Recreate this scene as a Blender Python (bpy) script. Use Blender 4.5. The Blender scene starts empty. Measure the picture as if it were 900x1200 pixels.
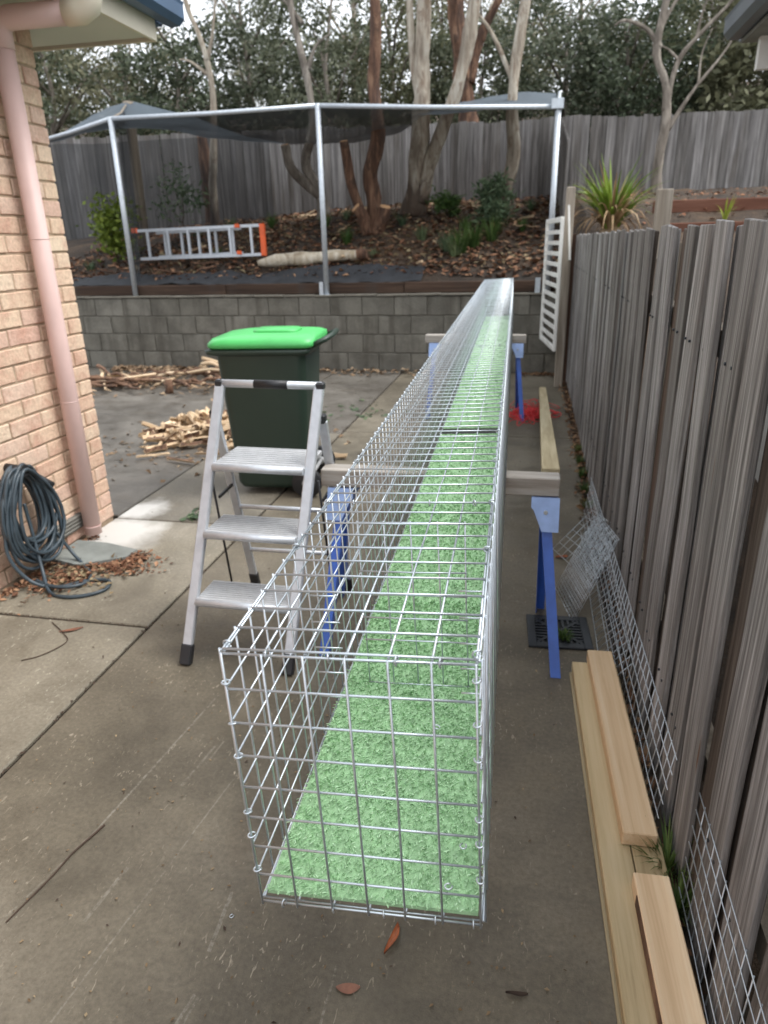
import bpy, bmesh, math, random
from mathutils import Vector, Matrix, noise
random.seed(11)
R = math.radians
scene = bpy.context.scene
C = scene.collection

# ------------------------------------------------------------------ camera
cam_d = bpy.data.cameras.new('camera')
cam = bpy.data.objects.new('camera', cam_d); C.objects.link(cam)
rot = Matrix(((0.97983, -0.05145, 0.19308), (0.19860, 0.35725, -0.91265), (-0.02202, 0.93259, 0.36027)))
cam.matrix_world = Matrix.Translation((0, 0, 1.57)) @ rot.to_4x4()
cam_d.sensor_fit = 'VERTICAL'; cam_d.sensor_height = 36; cam_d.lens = 36 * 818 / 1200
cam_d.clip_start = .02; cam_d.clip_end = 400
cam_d.dof.use_dof = True; cam_d.dof.focus_distance = 1.25; cam_d.dof.aperture_fstop = 5.5
scene.camera = cam

# ------------------------------------------------------------------ sky and sun (overcast)
SUN_EL, SUN_AZ = R(57), R(84)
w = bpy.data.worlds.new('World'); scene.world = w; w.use_nodes = True
nt = w.node_tree; nt.nodes.clear()
sky = nt.nodes.new('ShaderNodeTexSky'); sky.sky_type = 'NISHITA'; sky.sun_disc = False
sky.sun_elevation = SUN_EL; sky.sun_rotation = SUN_AZ; sky.air_density = 1.0; sky.dust_density = 4.0
hs = nt.nodes.new('ShaderNodeHueSaturation'); hs.inputs['Saturation'].default_value = .22
mixw = nt.nodes.new('ShaderNodeMix'); mixw.data_type = 'RGBA'; mixw.inputs[0].default_value = .55
mixw.inputs[7].default_value = (9.3, 9.7, 10.3, 1)          # the even white of a cloud sheet
bg = nt.nodes.new('ShaderNodeBackground'); bg.inputs['Strength'].default_value = .12
wo = nt.nodes.new('ShaderNodeOutputWorld')
nt.links.new(sky.outputs[0], hs.inputs['Color']); nt.links.new(hs.outputs[0], mixw.inputs[6])
nt.links.new(mixw.outputs[2], bg.inputs['Color']); nt.links.new(bg.outputs[0], wo.inputs[0])
sun_d = bpy.data.lights.new('sun', 'SUN'); sun_d.energy = 1.3; sun_d.angle = R(28); sun_d.color = (1, .97, .93)
sun = bpy.data.objects.new('sun', sun_d); C.objects.link(sun)
sdir = Vector((math.sin(SUN_AZ) * math.cos(SUN_EL), math.cos(SUN_AZ) * math.cos(SUN_EL), math.sin(SUN_EL)))
sun.rotation_euler = sdir.to_track_quat('Z', 'Y').to_euler()
vs = scene.view_settings
vs.view_transform = 'Standard'; vs.look = 'None'; vs.exposure = 1.06; vs.gamma = 1; vs.use_curve_mapping = False
scene.render.engine = 'CYCLES'
scene.cycles.max_bounces = 6; scene.cycles.transparent_max_bounces = 12

# ------------------------------------------------------------------ helpers
def tag(o, label=None, cat=None, group=None, kind=None):
    if label: o['label'] = label
    if cat: o['category'] = cat
    if group: o['group'] = group
    if kind: o['kind'] = kind
    return o

def link(name, data, parent=None, loc=None, rot=None, scale=None):
    o = bpy.data.objects.new(name, data); C.objects.link(o)
    if parent is not None: o.parent = parent
    if loc is not None: o.location = loc
    if rot is not None: o.rotation_euler = rot
    if scale is not None: o.scale = scale
    return o

def thing(name, label, cat, loc=(0, 0, 0), rz=0, group=None, rot=None):
    o = link(name, None, None, loc, rot or (0, 0, rz)); o.empty_display_size = .1
    return tag(o, label, cat, group)

def copy_tree(o, parent=None):
    c = o.copy(); C.objects.link(c)
    if parent is not None: c.parent = parent
    for ch in list(o.children): copy_tree(ch, c)
    return c

def basis(d, hint=Vector((0, 0, 1))):
    d = d.normalized()
    if abs(d.dot(hint)) > .97: hint = Vector((1, 0, 0))
    u = d.cross(hint).normalized(); v = d.cross(u).normalized()
    return u, v

class MB:
    def __init__(s): s.v = []; s.f = []; s.m = []; s.sm = []
    def add(s, vs, fs, mi=0, smooth=False):
        b = len(s.v); s.v += [tuple(p) for p in vs]
        for f in fs: s.f.append(tuple(b + i for i in f)); s.m.append(mi); s.sm.append(smooth)
    def box(s, c, d, mat=None, mi=0):
        x, y, z = d[0] / 2, d[1] / 2, d[2] / 2; c = Vector(c)
        vs = [Vector(p) for p in ((-x, -y, -z), (x, -y, -z), (x, y, -z), (-x, y, -z), (-x, -y, z), (x, -y, z), (x, y, z), (-x, y, z))]
        if mat is not None: vs = [mat @ p for p in vs]
        s.add([p + c for p in vs], [(0, 3, 2, 1), (4, 5, 6, 7), (0, 1, 5, 4), (1, 2, 6, 5), (2, 3, 7, 6), (3, 0, 4, 7)], mi)
    def bar(s, a, b, w, h, hint=(0, 0, 1), mi=0):
        a = Vector(a); b = Vector(b); u, v = basis(b - a, Vector(hint)); u = u * w / 2; v = v * h / 2
        vs = [p + q for p in (a, b) for q in (-u - v, u - v, u + v, -u + v)]
        s.add(vs, [(0, 1, 2, 3), (7, 6, 5, 4), (0, 4, 5, 1), (1, 5, 6, 2), (2, 6, 7, 3), (3, 7, 4, 0)], mi)
    def tube(s, pts, rad, n=8, caps=True, mi=0, smooth=True, wob=0, closed=False):
        pts = [Vector(p) for p in pts]; k = len(pts)
        if not hasattr(rad, '__len__'): rad = [rad] * k
        vs = []; hint = None
        for i, p in enumerate(pts):
            if closed: d = pts[(i + 1) % k] - pts[i - 1]
            else: d = pts[min(i + 1, k - 1)] - pts[max(i - 1, 0)]
            d.normalize()
            if hint is None: u, v = basis(d)
            else:
                u = (hint - d * hint.dot(d))
                u = u.normalized() if u.length > 1e-6 else basis(d)[0]
                v = d.cross(u)
            hint = u
            for j in range(n):
                a = 2 * math.pi * j / n; r = rad[i]
                if wob: r *= 1 + wob * noise.noise((p.x * 3 + math.cos(a) * 1.7, p.y * 3 + math.sin(a) * 1.7, p.z * 2.3))
                vs.append(p + (u * math.cos(a) + v * math.sin(a)) * r)
        fs = []
        for i in range(k if closed else k - 1):
            for j in range(n):
                i2 = (i + 1) % k
                fs.append((i * n + j, i * n + (j + 1) % n, i2 * n + (j + 1) % n, i2 * n + j))
        s.add(vs, fs, mi, smooth)
        if caps and not closed:
            b = len(s.v) - len(vs)
            s.f.append(tuple(b + j for j in reversed(range(n)))); s.m.append(mi); s.sm.append(False)
            s.f.append(tuple(b + (k - 1) * n + j for j in range(n))); s.m.append(mi); s.sm.append(False)
    def lathe(s, prof, c=(0, 0, 0), n=16, mi=0, axis='Z'):
        vs = []; c = Vector(c)
        for r, z in prof:
            for j in range(n):
                a = 2 * math.pi * j / n; p = Vector((r * math.cos(a), r * math.sin(a), z))
                if axis == 'X': p = Vector((p.z, p.x, p.y))
                if axis == 'Y': p = Vector((p.x, p.z, p.y))
                vs.append(c + p)
        fs = [(i * n + j, i * n + (j + 1) % n, (i + 1) * n + (j + 1) % n, (i + 1) * n + j) for i in range(len(prof) - 1) for j in range(n)]
        s.add(vs, fs, mi, True)
    def mesh(s, name, mats, bevel=0, seg=1):
        me = bpy.data.meshes.new(name); me.from_pydata(s.v, [], s.f)
        for m in (mats if isinstance(mats, (list, tuple)) else [mats]): me.materials.append(m)
        me.polygons.foreach_set('material_index', s.m); me.polygons.foreach_set('use_smooth', s.sm)
        if bevel:
            bm = bmesh.new(); bm.from_mesh(me)
            bmesh.ops.bevel(bm, geom=[e for e in bm.edges if e.is_manifold and e.calc_face_angle(0) > .5], offset=bevel, segments=seg, affect='EDGES', clamp_overlap=True)
            bm.to_mesh(me); bm.free()
        me.update(); return me
    def build(s, name, mats, parent=None, loc=None, rot=None, bevel=0, seg=1):
        return link(name, s.mesh(name, mats, bevel, seg), parent, loc, rot)

def rough_box(dims, bevel, amp, seed, cuts=2):
    """a box with bevelled edges and slightly uneven faces (a brick, a block, a sawn post)"""
    bm = bmesh.new(); bmesh.ops.create_cube(bm, size=1)
    bmesh.ops.scale(bm, vec=dims, verts=bm.verts)
    bmesh.ops.bevel(bm, geom=list(bm.edges), offset=bevel, segments=1, affect='EDGES')
    big = [e for e in bm.edges if e.calc_length() > min(dims) * .6]
    if cuts: bmesh.ops.subdivide_edges(bm, edges=big, cuts=cuts, use_grid_fill=True)
    for v in bm.verts:
        p = v.co * 22 + Vector((seed * 9.1, seed * 3.7, seed))
        v.co += Vector((noise.noise(p), noise.noise(p + Vector((31, 0, 0))), noise.noise(p + Vector((0, 47, 0))))) * amp
    me = bpy.data.meshes.new('piece'); bm.to_mesh(me); bm.free(); return me

# ------------------------------------------------------------------ materials
def new_mat(name):
    m = bpy.data.materials.new(name); m.use_nodes = True
    t = m.node_tree; b = t.nodes['Principled BSDF']; return m, t, b
def N(t, kind, **kw):
    n = t.nodes.new(kind)
    for k, v in kw.items(): setattr(n, k, v)
    return n
def math_n(t, op, a, b=None):
    n = N(t, 'ShaderNodeMath', operation=op)
    for i, x in enumerate((a, b)):
        if x is None: continue
        if isinstance(x, (int, float)): n.inputs[i].default_value = x
        else: t.links.new(x, n.inputs[i])
    return n.outputs[0]
def ramp(t, fac, stops):
    r = N(t, 'ShaderNodeValToRGB'); e = r.color_ramp.elements
    while len(e) < len(stops): e.new(.5)
    for k, (p, c) in enumerate(stops): e[k].position = p; e[k].color = (*c, 1) if len(c) == 3 else c
    t.links.new(fac, r.inputs[0]); return r.outputs[0]
def mixc(t, fac, a, b, mode='MIX'):
    n = N(t, 'ShaderNodeMix', data_type='RGBA', blend_type=mode)
    for i, x in ((0, fac), (6, a), (7, b)):
        if isinstance(x, (int, float)): n.inputs[i].default_value = x
        elif isinstance(x, tuple): n.inputs[i].default_value = (*x, 1)
        else: t.links.new(x, n.inputs[i])
    return n.outputs[2]
def coords(t, scale=(1, 1, 1), kind='Object', rnd=0):
    tc = N(t, 'ShaderNodeTexCoord'); mp = N(t, 'ShaderNodeMapping'); mp.inputs['Scale'].default_value = scale
    src = tc.outputs[kind]
    if rnd:
        oi = N(t, 'ShaderNodeObjectInfo'); va = N(t, 'ShaderNodeVectorMath', operation='ADD')
        ml = math_n(t, 'MULTIPLY', oi.outputs['Random'], rnd)
        t.links.new(src, va.inputs[0]); t.links.new(ml, va.inputs[1]); src = va.outputs[0]
    t.links.new(src, mp.inputs[0]); return mp.outputs[0]
def nz(t, vec, scale, detail=4, rough=.55, dist=0):
    n = N(t, 'ShaderNodeTexNoise'); n.inputs['Scale'].default_value = scale; n.inputs['Detail'].default_value = detail
    n.inputs['Roughness'].default_value = rough; n.inputs['Distortion'].default_value = dist
    t.links.new(vec, n.inputs['Vector']); return n.outputs['Fac']
def bump(t, b, h, strength=.3, dist=.01):
    n = N(t, 'ShaderNodeBump'); n.inputs['Strength'].default_value = strength; n.inputs['Distance'].default_value = dist
    t.links.new(h, n.inputs['Height']); t.links.new(n.outputs[0], b.inputs['Normal'])
def plain(name, col, rough=.6, metal=0, var=.18, scale=8, bmp=0, spec=None):
    m, t, b = new_mat(name)
    f = nz(t, coords(t, rnd=20), scale, 5)
    lo = tuple(c * (1 - var) for c in col); hi = tuple(min(1, c * (1 + var)) for c in col)
    t.links.new(ramp(t, f, [(.3, lo), (.7, hi)]), b.inputs['Base Color'])
    b.inputs['Roughness'].default_value = rough; b.inputs['Metallic'].default_value = metal
    if spec is not None: b.inputs['Specular IOR Level'].default_value = spec
    if bmp: bump(t, b, nz(t, coords(t), scale * 6, 3), bmp, .004)
    return m

def concrete(name, dark, mid, light, rough=(.55, .85), scratches=(), spots=.5, wash=None):
    m, t, b = new_mat(name); v = coords(t, kind='Generated'); v = coords(t)
    big = nz(t, v, .9, 5, .6, .4); med = nz(t, v, 4.5, 6, .65, .3); fine = nz(t, v, 70, 4, .7); tiny = nz(t, v, 260, 2)
    col = ramp(t, big, [(.32, dark), (.5, mid), (.7, light)])
    col = mixc(t, .55, col, ramp(t, med, [(.3, (.45, .43, .40)), (.55, (.9, .9, .9)), (.75, (1.12, 1.1, 1.06))]), 'MULTIPLY')
    col = mixc(t, .8, col, ramp(t, fine, [(.3, (.68, .67, .65)), (.7, (1.2, 1.2, 1.2))]), 'MULTIPLY')
    st = nz(t, v, 2.3, 3, .5, .8)
    col = mixc(t, ramp(t, st, [(.62, (0, 0, 0)), (.74, (spots, spots, spots))]), col, (.085, .06, .038))
    dm = nz(t, v, 1.7, 4, .55, 1.0)      # soft edged damp patches
    col = mixc(t, ramp(t, dm, [(.52, (0, 0, 0)), (.66, (.55, .55, .55))]), col, tuple(c * .75 for c in dark))
    fk = nz(t, coords(t, (1, .35, 1)), 95, 2, .4, 1.2); fk2 = nz(t, v, 3.1, 3)
    fl_ = math_n(t, 'MULTIPLY', ramp(t, fk, [(.66, (0, 0, 0)), (.72, (1, 1, 1))]), ramp(t, fk2, [(.42, (0, 0, 0)), (.6, (.55, .55, .55))]))
    col = mixc(t, fl_, col, tuple(min(.6, c * 2.0) for c in light))
    # pale drag scratches worn into the surface
    for (x0, y0, x1, y1, wd, st_) in scratches:
        mp = N(t, 'ShaderNodeMapping', vector_type='TEXTURE'); tc = N(t, 'ShaderNodeTexCoord')
        L = math.hypot(x1 - x0, y1 - y0)
        mp.inputs['Location'].default_value = ((x0 + x1) / 2, (y0 + y1) / 2, 0)
        mp.inputs['Rotation'].default_value = (0, 0, math.atan2(y1 - y0, x1 - x0))
        t.links.new(tc.outputs['Object'], mp.inputs[0])
        sp = N(t, 'ShaderNodeSeparateXYZ'); t.links.new(mp.outputs[0], sp.inputs[0])
        wig = math_n(t, 'MULTIPLY', math_n(t, 'SUBTRACT', med, .5), .012)
        dy = math_n(t, 'ABSOLUTE', math_n(t, 'ADD', sp.outputs[1], wig))
        a = math_n(t, 'LESS_THAN', dy, wd); c = math_n(t, 'LESS_THAN', math_n(t, 'ABSOLUTE', sp.outputs[0]), L / 2)
        mk = math_n(t, 'MULTIPLY', math_n(t, 'MULTIPLY', a, c), math_n(t, 'MULTIPLY', ramp(t, math_n(t, 'ADD', math_n(t, 'MULTIPLY', fine, .6), math_n(t, 'MULTIPLY', med, .4)), [(.42, (0, 0, 0)), (.58, (1, 1, 1))]), st_ * .6))
        col = mixc(t, mk, col, (.34, .32, .27))
    if wash:        # a pale cement wash spilt on the slab, its edge ragged
        tc = N(t, 'ShaderNodeTexCoord'); vd = N(t, 'ShaderNodeVectorMath', operation='DISTANCE'); vd.inputs[1].default_value = (wash[0], wash[1], 0)
        t.links.new(tc.outputs['Object'], vd.inputs[0])
        d_ = math_n(t, 'ADD', vd.outputs['Value'], math_n(t, 'MULTIPLY', math_n(t, 'SUBTRACT', nz(t, v, 5, 5, .6, .5), .5), .35))
        col = mixc(t, ramp(t, d_, [(wash[2] * .45, (.8, .8, .8)), (wash[2] * 1.05, (0, 0, 0))]), col, (.66, .65, .62))
    t.links.new(col, b.inputs['Base Color'])
    rr = N(t, 'ShaderNodeMapRange'); t.links.new(med, rr.inputs[0]); rr.inputs[1].default_value = .3; rr.inputs[2].default_value = .7
    rr.inputs[3].default_value = rough[0]; rr.inputs[4].default_value = rough[1]; t.links.new(rr.outputs[0], b.inputs['Roughness'])
    bump(t, b, math_n(t, 'ADD', math_n(t, 'MULTIPLY', fine, .6), math_n(t, 'ADD', tiny, med)), .35, .004)
    return m

def wood(name, cols, grain=(55, 55, 1.6), rough=.85, bmp=.5, knots=0, rnd=17, tint=None, streak=.6):
    """cols: three stops dark to light; the grain runs along local Z unless the scale says otherwise"""
    m, t, b = new_mat(name); v = coords(t, grain, rnd=rnd)
    g = nz(t, v, 1, 6, .68, .35); v2 = coords(t, tuple(x * .22 for x in grain), rnd=rnd); g2 = nz(t, v2, 1, 3, .5)
    col = ramp(t, g, [(.28, cols[0]), (.5, cols[1]), (.72, cols[2])])
    col = mixc(t, streak, col, ramp(t, g2, [(.3, (.5, .49, .48)), (.7, (1.3, 1.29, 1.28))]), 'MULTIPLY')
    oi = N(t, 'ShaderNodeObjectInfo')
    col = mixc(t, 1, col, ramp(t, oi.outputs['Random'], [(0, (.72, .7, .68)), (.5, (.98, .97, .96)), (1, (1.18, 1.18, 1.2))]), 'MULTIPLY')
    if tint:
        f = nz(t, coords(t, (3, 3, .6), rnd=rnd + 5), 1, 3); col = mixc(t, ramp(t, f, [(.55, (0, 0, 0)), (.72, (.65, .65, .65))]), col, tint)
    if knots:
        vo = N(t, 'ShaderNodeTexVoronoi'); vo.inputs['Scale'].default_value = 1
        t.links.new(coords(t, knots, rnd=rnd), vo.inputs['Vector'])
        col = mixc(t, ramp(t, vo.outputs['Distance'], [(.03, (.85, .85, .85)), (.075, (0, 0, 0))]), col, (.13, .06, .025))
    t.links.new(col, b.inputs['Base Color']); b.inputs['Roughness'].default_value = rough
    b.inputs['Specular IOR Level'].default_value = .3
    bump(t, b, g, bmp, .006); return m

def leaf_mat(name, c0, c1, c2, rough=.55, trans=.25):
    m, t, b = new_mat(name)
    ge = N(t, 'ShaderNodeNewGeometry'); f = nz(t, coords(t, rnd=30), .9, 3)
    mix = math_n(t, 'ADD', math_n(t, 'MULTIPLY', ge.outputs['Random Per Island'], .55), math_n(t, 'MULTIPLY', f, .45))
    col = ramp(t, mix, [(.15, c0), (.5, c1), (.85, c2)])
    oi = N(t, 'ShaderNodeObjectInfo')
    col = mixc(t, 1, col, ramp(t, oi.outputs['Random'], [(0, (.7, .78, .7)), (.5, (1, 1, 1)), (1, (1.25, 1.1, .9))]), 'MULTIPLY')
    t.links.new(col, b.inputs['Base Color']); b.inputs['Roughness'].default_value = rough
    b.inputs['Specular IOR Level'].default_value = .3
    if trans:
        tr = N(t, 'ShaderNodeBsdfTranslucent'); t.links.new(col, tr.inputs[0]); mx = N(t, 'ShaderNodeMixShader'); mx.inputs[0].default_value = trans
        t.links.new(b.outputs[0], mx.inputs[1]); t.links.new(tr.outputs[0], mx.inputs[2])
        t.links.new(mx.outputs[0], t.nodes['Material Output'].inputs[0])
    return m

def bark(name, dark, mid, light, scale=(6, 6, 1.3), rough=.85, bmp=.6, stocking=0):
    m, t, b = new_mat(name); v = coords(t, scale)
    g = nz(t, v, 1.5, 6, .6, .6); g2 = nz(t, coords(t, (1.2, 1.2, .7)), 2, 3)
    col = ramp(t, g, [(.3, dark), (.5, mid), (.68, light)])
    col = mixc(t, .5, col, ramp(t, g2, [(.35, (.6, .57, .55)), (.65, (1.2, 1.2, 1.2))]), 'MULTIPLY')
    p_ = nz(t, coords(t, (2.2, 2.2, .9)), 2.2, 5, .65, 1.2)     # plates of old bark still clinging
    col = mixc(t, ramp(t, p_, [(.53, (0, 0, 0)), (.60, (.75, .75, .75))]), col, tuple(c * 1.3 for c in dark))
    if stocking:      # rough dark bark kept on the lowest part of the trunk
        tc = N(t, 'ShaderNodeTexCoord'); sp = N(t, 'ShaderNodeSeparateXYZ'); t.links.new(tc.outputs['Object'], sp.inputs[0])
        hh = math_n(t, 'ADD', sp.outputs[2], math_n(t, 'MULTIPLY', math_n(t, 'SUBTRACT', p_, .5), 1.4))
        col = mixc(t, ramp(t, hh, [(stocking * .6, (.9, .9, .9)), (stocking, (0, 0, 0))]), col, (.065, .04, .026))
    t.links.new(col, b.inputs['Base Color']); b.inputs['Roughness'].default_value = rough; bump(t, b, math_n(t, 'ADD', g, p_), bmp, .05); return m

SCR = [(-1.08, 2.02, -1.156, 1.367, .0035, .75), (-1.156, 1.367, -1.25, .95, .003, .5), (-.843, 1.648, -.948, .847, .0025, .6),
       (-.688, 1.228, -.677, 1.063, .005, .7), (-.666, .962, -.69, .80, .004, .75), (-.655, .962, -.672, .80, .003, .6),
       (-.368, 1.089, -.369, .85, .003, .7), (-.97, 1.75, -1.0, 1.56, .004, .6), (-.95, 1.78, -.965, 1.66, .003, .5), (-1.0, 1.25, -1.02, 1.08, .005, .55)]
M = {}
M['conc_drive'] = concrete('concrete_drive', (.094, .080, .056), (.160, .138, .100), (.245, .216, .166), (.5, .8), SCR, .45)
M['conc_pale'] = concrete('concrete_pale', (.16, .14, .105), (.235, .21, .16), (.32, .29, .235), (.5, .85), (), .35, (-2.36, 3.42, .34))
M['conc_mid'] = concrete('concrete_mid', (.125, .11, .088), (.185, .165, .13), (.25, .23, .19), (.4, .75), (), .45, (-2.42, 3.78, .22))
M['conc_new'] = concrete('concrete_new_patch', (.58, .57, .54), (.70, .69, .66), (.76, .75, .73), (.6, .85), (), .1)
M['conc_damp'] = concrete('concrete_damp', (.095, .085, .072), (.145, .132, .114), (.20, .185, .163), (.25, .6), (), .5)
M['soil'] = plain('soil', (.055, .042, .03), .95, 0, .5, 3, .6)
def hill_mat():
    m, t, b = new_mat('hill_soil'); v = coords(t)
    a = nz(t, v, .8, 5, .6); f = nz(t, v, 9, 5, .7); g = nz(t, v, 40, 3, .7)
    col = ramp(t, a, [(.3, (.022, .019, .016)), (.5, (.06, .043, .030)), (.7, (.12, .082, .052))])
    col = mixc(t, .7, col, ramp(t, f, [(.3, (.4, .38, .36)), (.7, (1.5, 1.35, 1.2))]), 'MULTIPLY')
    t.links.new(col, b.inputs['Base Color']); b.inputs['Roughness'].default_value = .95
    bump(t, b, math_n(t, 'ADD', f, g), .8, .05); return m
M['hill'] = hill_mat()

def brick_mat():
    m, t, b = new_mat('brick'); v = coords(t, rnd=40)
    oi = N(t, 'ShaderNodeObjectInfo'); rn = oi.outputs['Random']
    base = ramp(t, rn, [(0, (.65, .44, .325)), (.22, (.72, .55, .40)), (.45, (.69, .495, .365)), (.62, (.745, .60, .45)), (.8, (.64, .425, .335)), (1, (.71, .54, .42))])
    f = nz(t, v, 7, 5, .65, .5); g = nz(t, v, 60, 4, .7)
    col = mixc(t, ramp(t, f, [(.46, (0, 0, 0)), (.66, (.7, .7, .7))]), base, (.53, .30, .22))
    col = mixc(t, .75, col, ramp(t, g, [(.3, (.72, .7, .68)), (.7, (1.15, 1.15, 1.15))]), 'MULTIPLY')
    t.links.new(col, b.inputs['Base Color']); b.inputs['Roughness'].default_value = .9
    bump(t, b, math_n(t, 'ADD', f, g), .6, .006); return m
M['brick'] = brick_mat()
M['mortar'] = plain('mortar', (.40, .30, .21), .95, 0, .2, 20, .4)
M['pipe'] = plain('pink_pipe_paint', (.66, .47, .43), .5, 0, .07, 5)
M['cream'] = plain('cream_paint', (.66, .61, .49), .55, 0, .06, 4)
M['soffit'] = plain('soffit_sheet', (.60, .59, .52), .7, 0, .04, 2)
M['gutter'] = plain('blue_gutter', (.055, .10, .17), .4, 0, .15, 3)
M['gutter_grey'] = plain('grey_gutter', (.10, .115, .13), .4, 0, .12, 3)
M['roof'] = plain('roof_sheet', (.10, .13, .16), .5, 0, .1, 3)
M['white_paint'] = plain('white_paint', (.72, .71, .67), .5, 0, .08, 6)
def block_mat():
    m, t, b = new_mat('concrete_block'); v = coords(t, rnd=25); oi = N(t, 'ShaderNodeObjectInfo')
    col = ramp(t, oi.outputs['Random'], [(0, (.135, .126, .105)), (.5, (.155, .145, .122)), (1, (.178, .168, .143))])
    f = nz(t, v, 3, 4, .6, .4); g = nz(t, v, 45, 4, .7)
    col = mixc(t, .7, col, ramp(t, f, [(.35, (.55, .54, .52)), (.65, (1.2, 1.2, 1.18))]), 'MULTIPLY')
    s = nz(t, coords(t, (4, 4, .35), rnd=25), 1.6, 4, .6)      # runs of water down the face
    col = mixc(t, ramp(t, s, [(.52, (0, 0, 0)), (.68, (.6, .6, .6))]), col, (.055, .047, .035))
    col = mixc(t, .6, col, ramp(t, g, [(.3, (.7, .7, .7)), (.7, (1.2, 1.2, 1.2))]), 'MULTIPLY')
    t.links.new(col, b.inputs['Base Color']); b.inputs['Roughness'].default_value = .9; bump(t, b, g, .4, .006); return m
M['block'] = block_mat()
M['block_mortar'] = plain('block_mortar', (.15, .138, .112), .95, 0, .25, 10, .3)
M['sleeper'] = wood('sleeper_wood', [(.028, .018, .013), (.075, .046, .032), (.13, .085, .06)], (1.2, 30, 30), tint=(.05, .04, .035))
M['red_sleeper'] = wood('red_sleeper_wood', [(.10, .042, .028), (.17, .075, .048), (.24, .12, .085)], (1.4, 22, 22))
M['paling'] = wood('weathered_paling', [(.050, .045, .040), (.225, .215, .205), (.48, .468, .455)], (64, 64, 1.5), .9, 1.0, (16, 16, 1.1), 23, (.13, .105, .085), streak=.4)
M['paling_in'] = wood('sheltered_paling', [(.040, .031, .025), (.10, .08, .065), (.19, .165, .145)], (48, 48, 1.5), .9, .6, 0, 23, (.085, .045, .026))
M['paling_back'] = wood('weathered_back_paling', [(.065, .06, .056), (.195, .187, .18), (.37, .358, .348)], (26, 26, .7), .9, .5, 0, 29, (.09, .075, .06))
M['old_post'] = wood('old_post_wood', [(.16, .13, .10), (.30, .26, .21), (.44, .40, .34)], (22, 22, 1.2), .9, .6)
M['brown_post'] = wood('brown_post_wood', [(.07, .038, .026), (.12, .07, .048), (.17, .105, .075)], (22, 22, 1.2), .85, .5)
M['pine'] = wood('fresh_pine', [(.56, .37, .20), (.76, .56, .35), (.85, .68, .47)], (30, .9, 30), .65, .25, (14, 2.6, 9), streak=.3)
M['treated'] = wood('treated_pine', [(.40, .30, .16), (.62, .50, .30), (.74, .62, .41)], (30, 1.0, 30), .7, .3, (14, 2.2, 9), streak=.3)
M['old_pine'] = wood('aged_pine', [(.26, .21, .12), (.38, .32, .20), (.48, .42, .28)], (24, 1.1, 24), .8, .25)
M['old_plank'] = wood('old_plank', [(.27, .235, .20), (.47, .44, .40), (.64, .63, .61)], (1.4, 26, 26), .85, .4)
M['split'] = wood('split_firewood', [(.46, .31, .18), (.64, .48, .31), (.76, .63, .46)], (2.5, 30, 30), .85, .5)
M['bark_piece'] = bark('firewood_bark', (.05, .028, .018), (.16, .085, .05), (.30, .18, .11), (10, 3, 10))
def metal(name, col, rough=.35, m_=1, var=.12):
    return plain(name, col, rough, m_, var, 30)
M['galv'] = metal('galvanised_wire', (.60, .655, .70), .38, .8)
M['galv_pole'] = metal('galvanised_pole', (.52, .56, .60), .5, .55)
M['alu'] = metal('aluminium', (.56, .59, .63), .42, .45, .08)
M['alu_dull'] = metal('aluminium_tread', (.52, .53, .54), .55, .35, .12)
M['black_plastic'] = plain('black_plastic', (.018, .019, .022), .5, 0, .3)
M['bin'] = plain('bin_body', (.024, .043, .031), .42, 0, .12, 3)
M['lid'] = plain('bin_lid', (.085, .50, .135), .4, 0, .1, 4)
M['blue'] = plain('blue_enamel', (.045, .13, .52), .38, 0, .15, 12)
M['blue_pale'] = plain('blue_bracket_reflection', (.26, .36, .60), .4, .2, .2, 10)  # galvanised blue, paled to paint in the light the brackets reflect
def turf_mat():
    m, t, b = new_mat('turf_blade'); ge = N(t, 'ShaderNodeNewGeometry'); f = nz(t, coords(t), 14, 3)
    k = math_n(t, 'ADD', math_n(t, 'MULTIPLY', ge.outputs['Random Per Island'], .75), math_n(t, 'MULTIPLY', f, .25))
    t.links.new(ramp(t, k, [(.12, (.30, .50, .27)), (.5, (.44, .68, .40)), (.85, (.58, .80, .54))]), b.inputs['Base Color'])
    b.inputs['Roughness'].default_value = .6; return m
M['turf'] = turf_mat()
M['turf_back'] = plain('turf_backing', (.30, .49, .27), .9, 0, .22, 60, .5)
M['gap_shade'] = plain('painted_gap_shade', (.012, .014, .012), .8)  # near-black that paints the shade in the turf gap and drain hole
M['hose'] = plain('hose_rubber', (.042, .06, .074), .42, 0, .3, 10)
M['vent'] = plain('vent_grey', (.19, .185, .165), .7)
M['slab'] = plain('grey_slab', (.205, .22, .205), .75, 0, .25, 7, .4)
M['iron'] = plain('drain_iron', (.025, .029, .034), .45, .3, .3)
M['red_net'] = plain('red_netting', (.62, .03, .035), .5)
M['orange'] = plain('orange_plastic', (.75, .12, .03), .45)
M['weed_mat'] = plain('weed_mat', (.022, .024, .028), .75, 0, .4, 6, .5)
def cloth_mat():
    m, t, b = new_mat('shade_cloth'); b.inputs['Base Color'].default_value = (.075, .098, .12, 1); b.inputs['Roughness'].default_value = .8
    tr = N(t, 'ShaderNodeBsdfTransparent'); mx = N(t, 'ShaderNodeMixShader')
    f = nz(t, coords(t), 1.5, 3); t.links.new(ramp(t, f, [(.3, (.78, .78, .78)), (.7, (.9, .9, .9))]), mx.inputs[0])
    t.links.new(tr.outputs[0], mx.inputs[1]); t.links.new(b.outputs[0], mx.inputs[2]); t.links.new(mx.outputs[0], t.nodes['Material Output'].inputs[0]); return m
M['cloth'] = cloth_mat()
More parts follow.
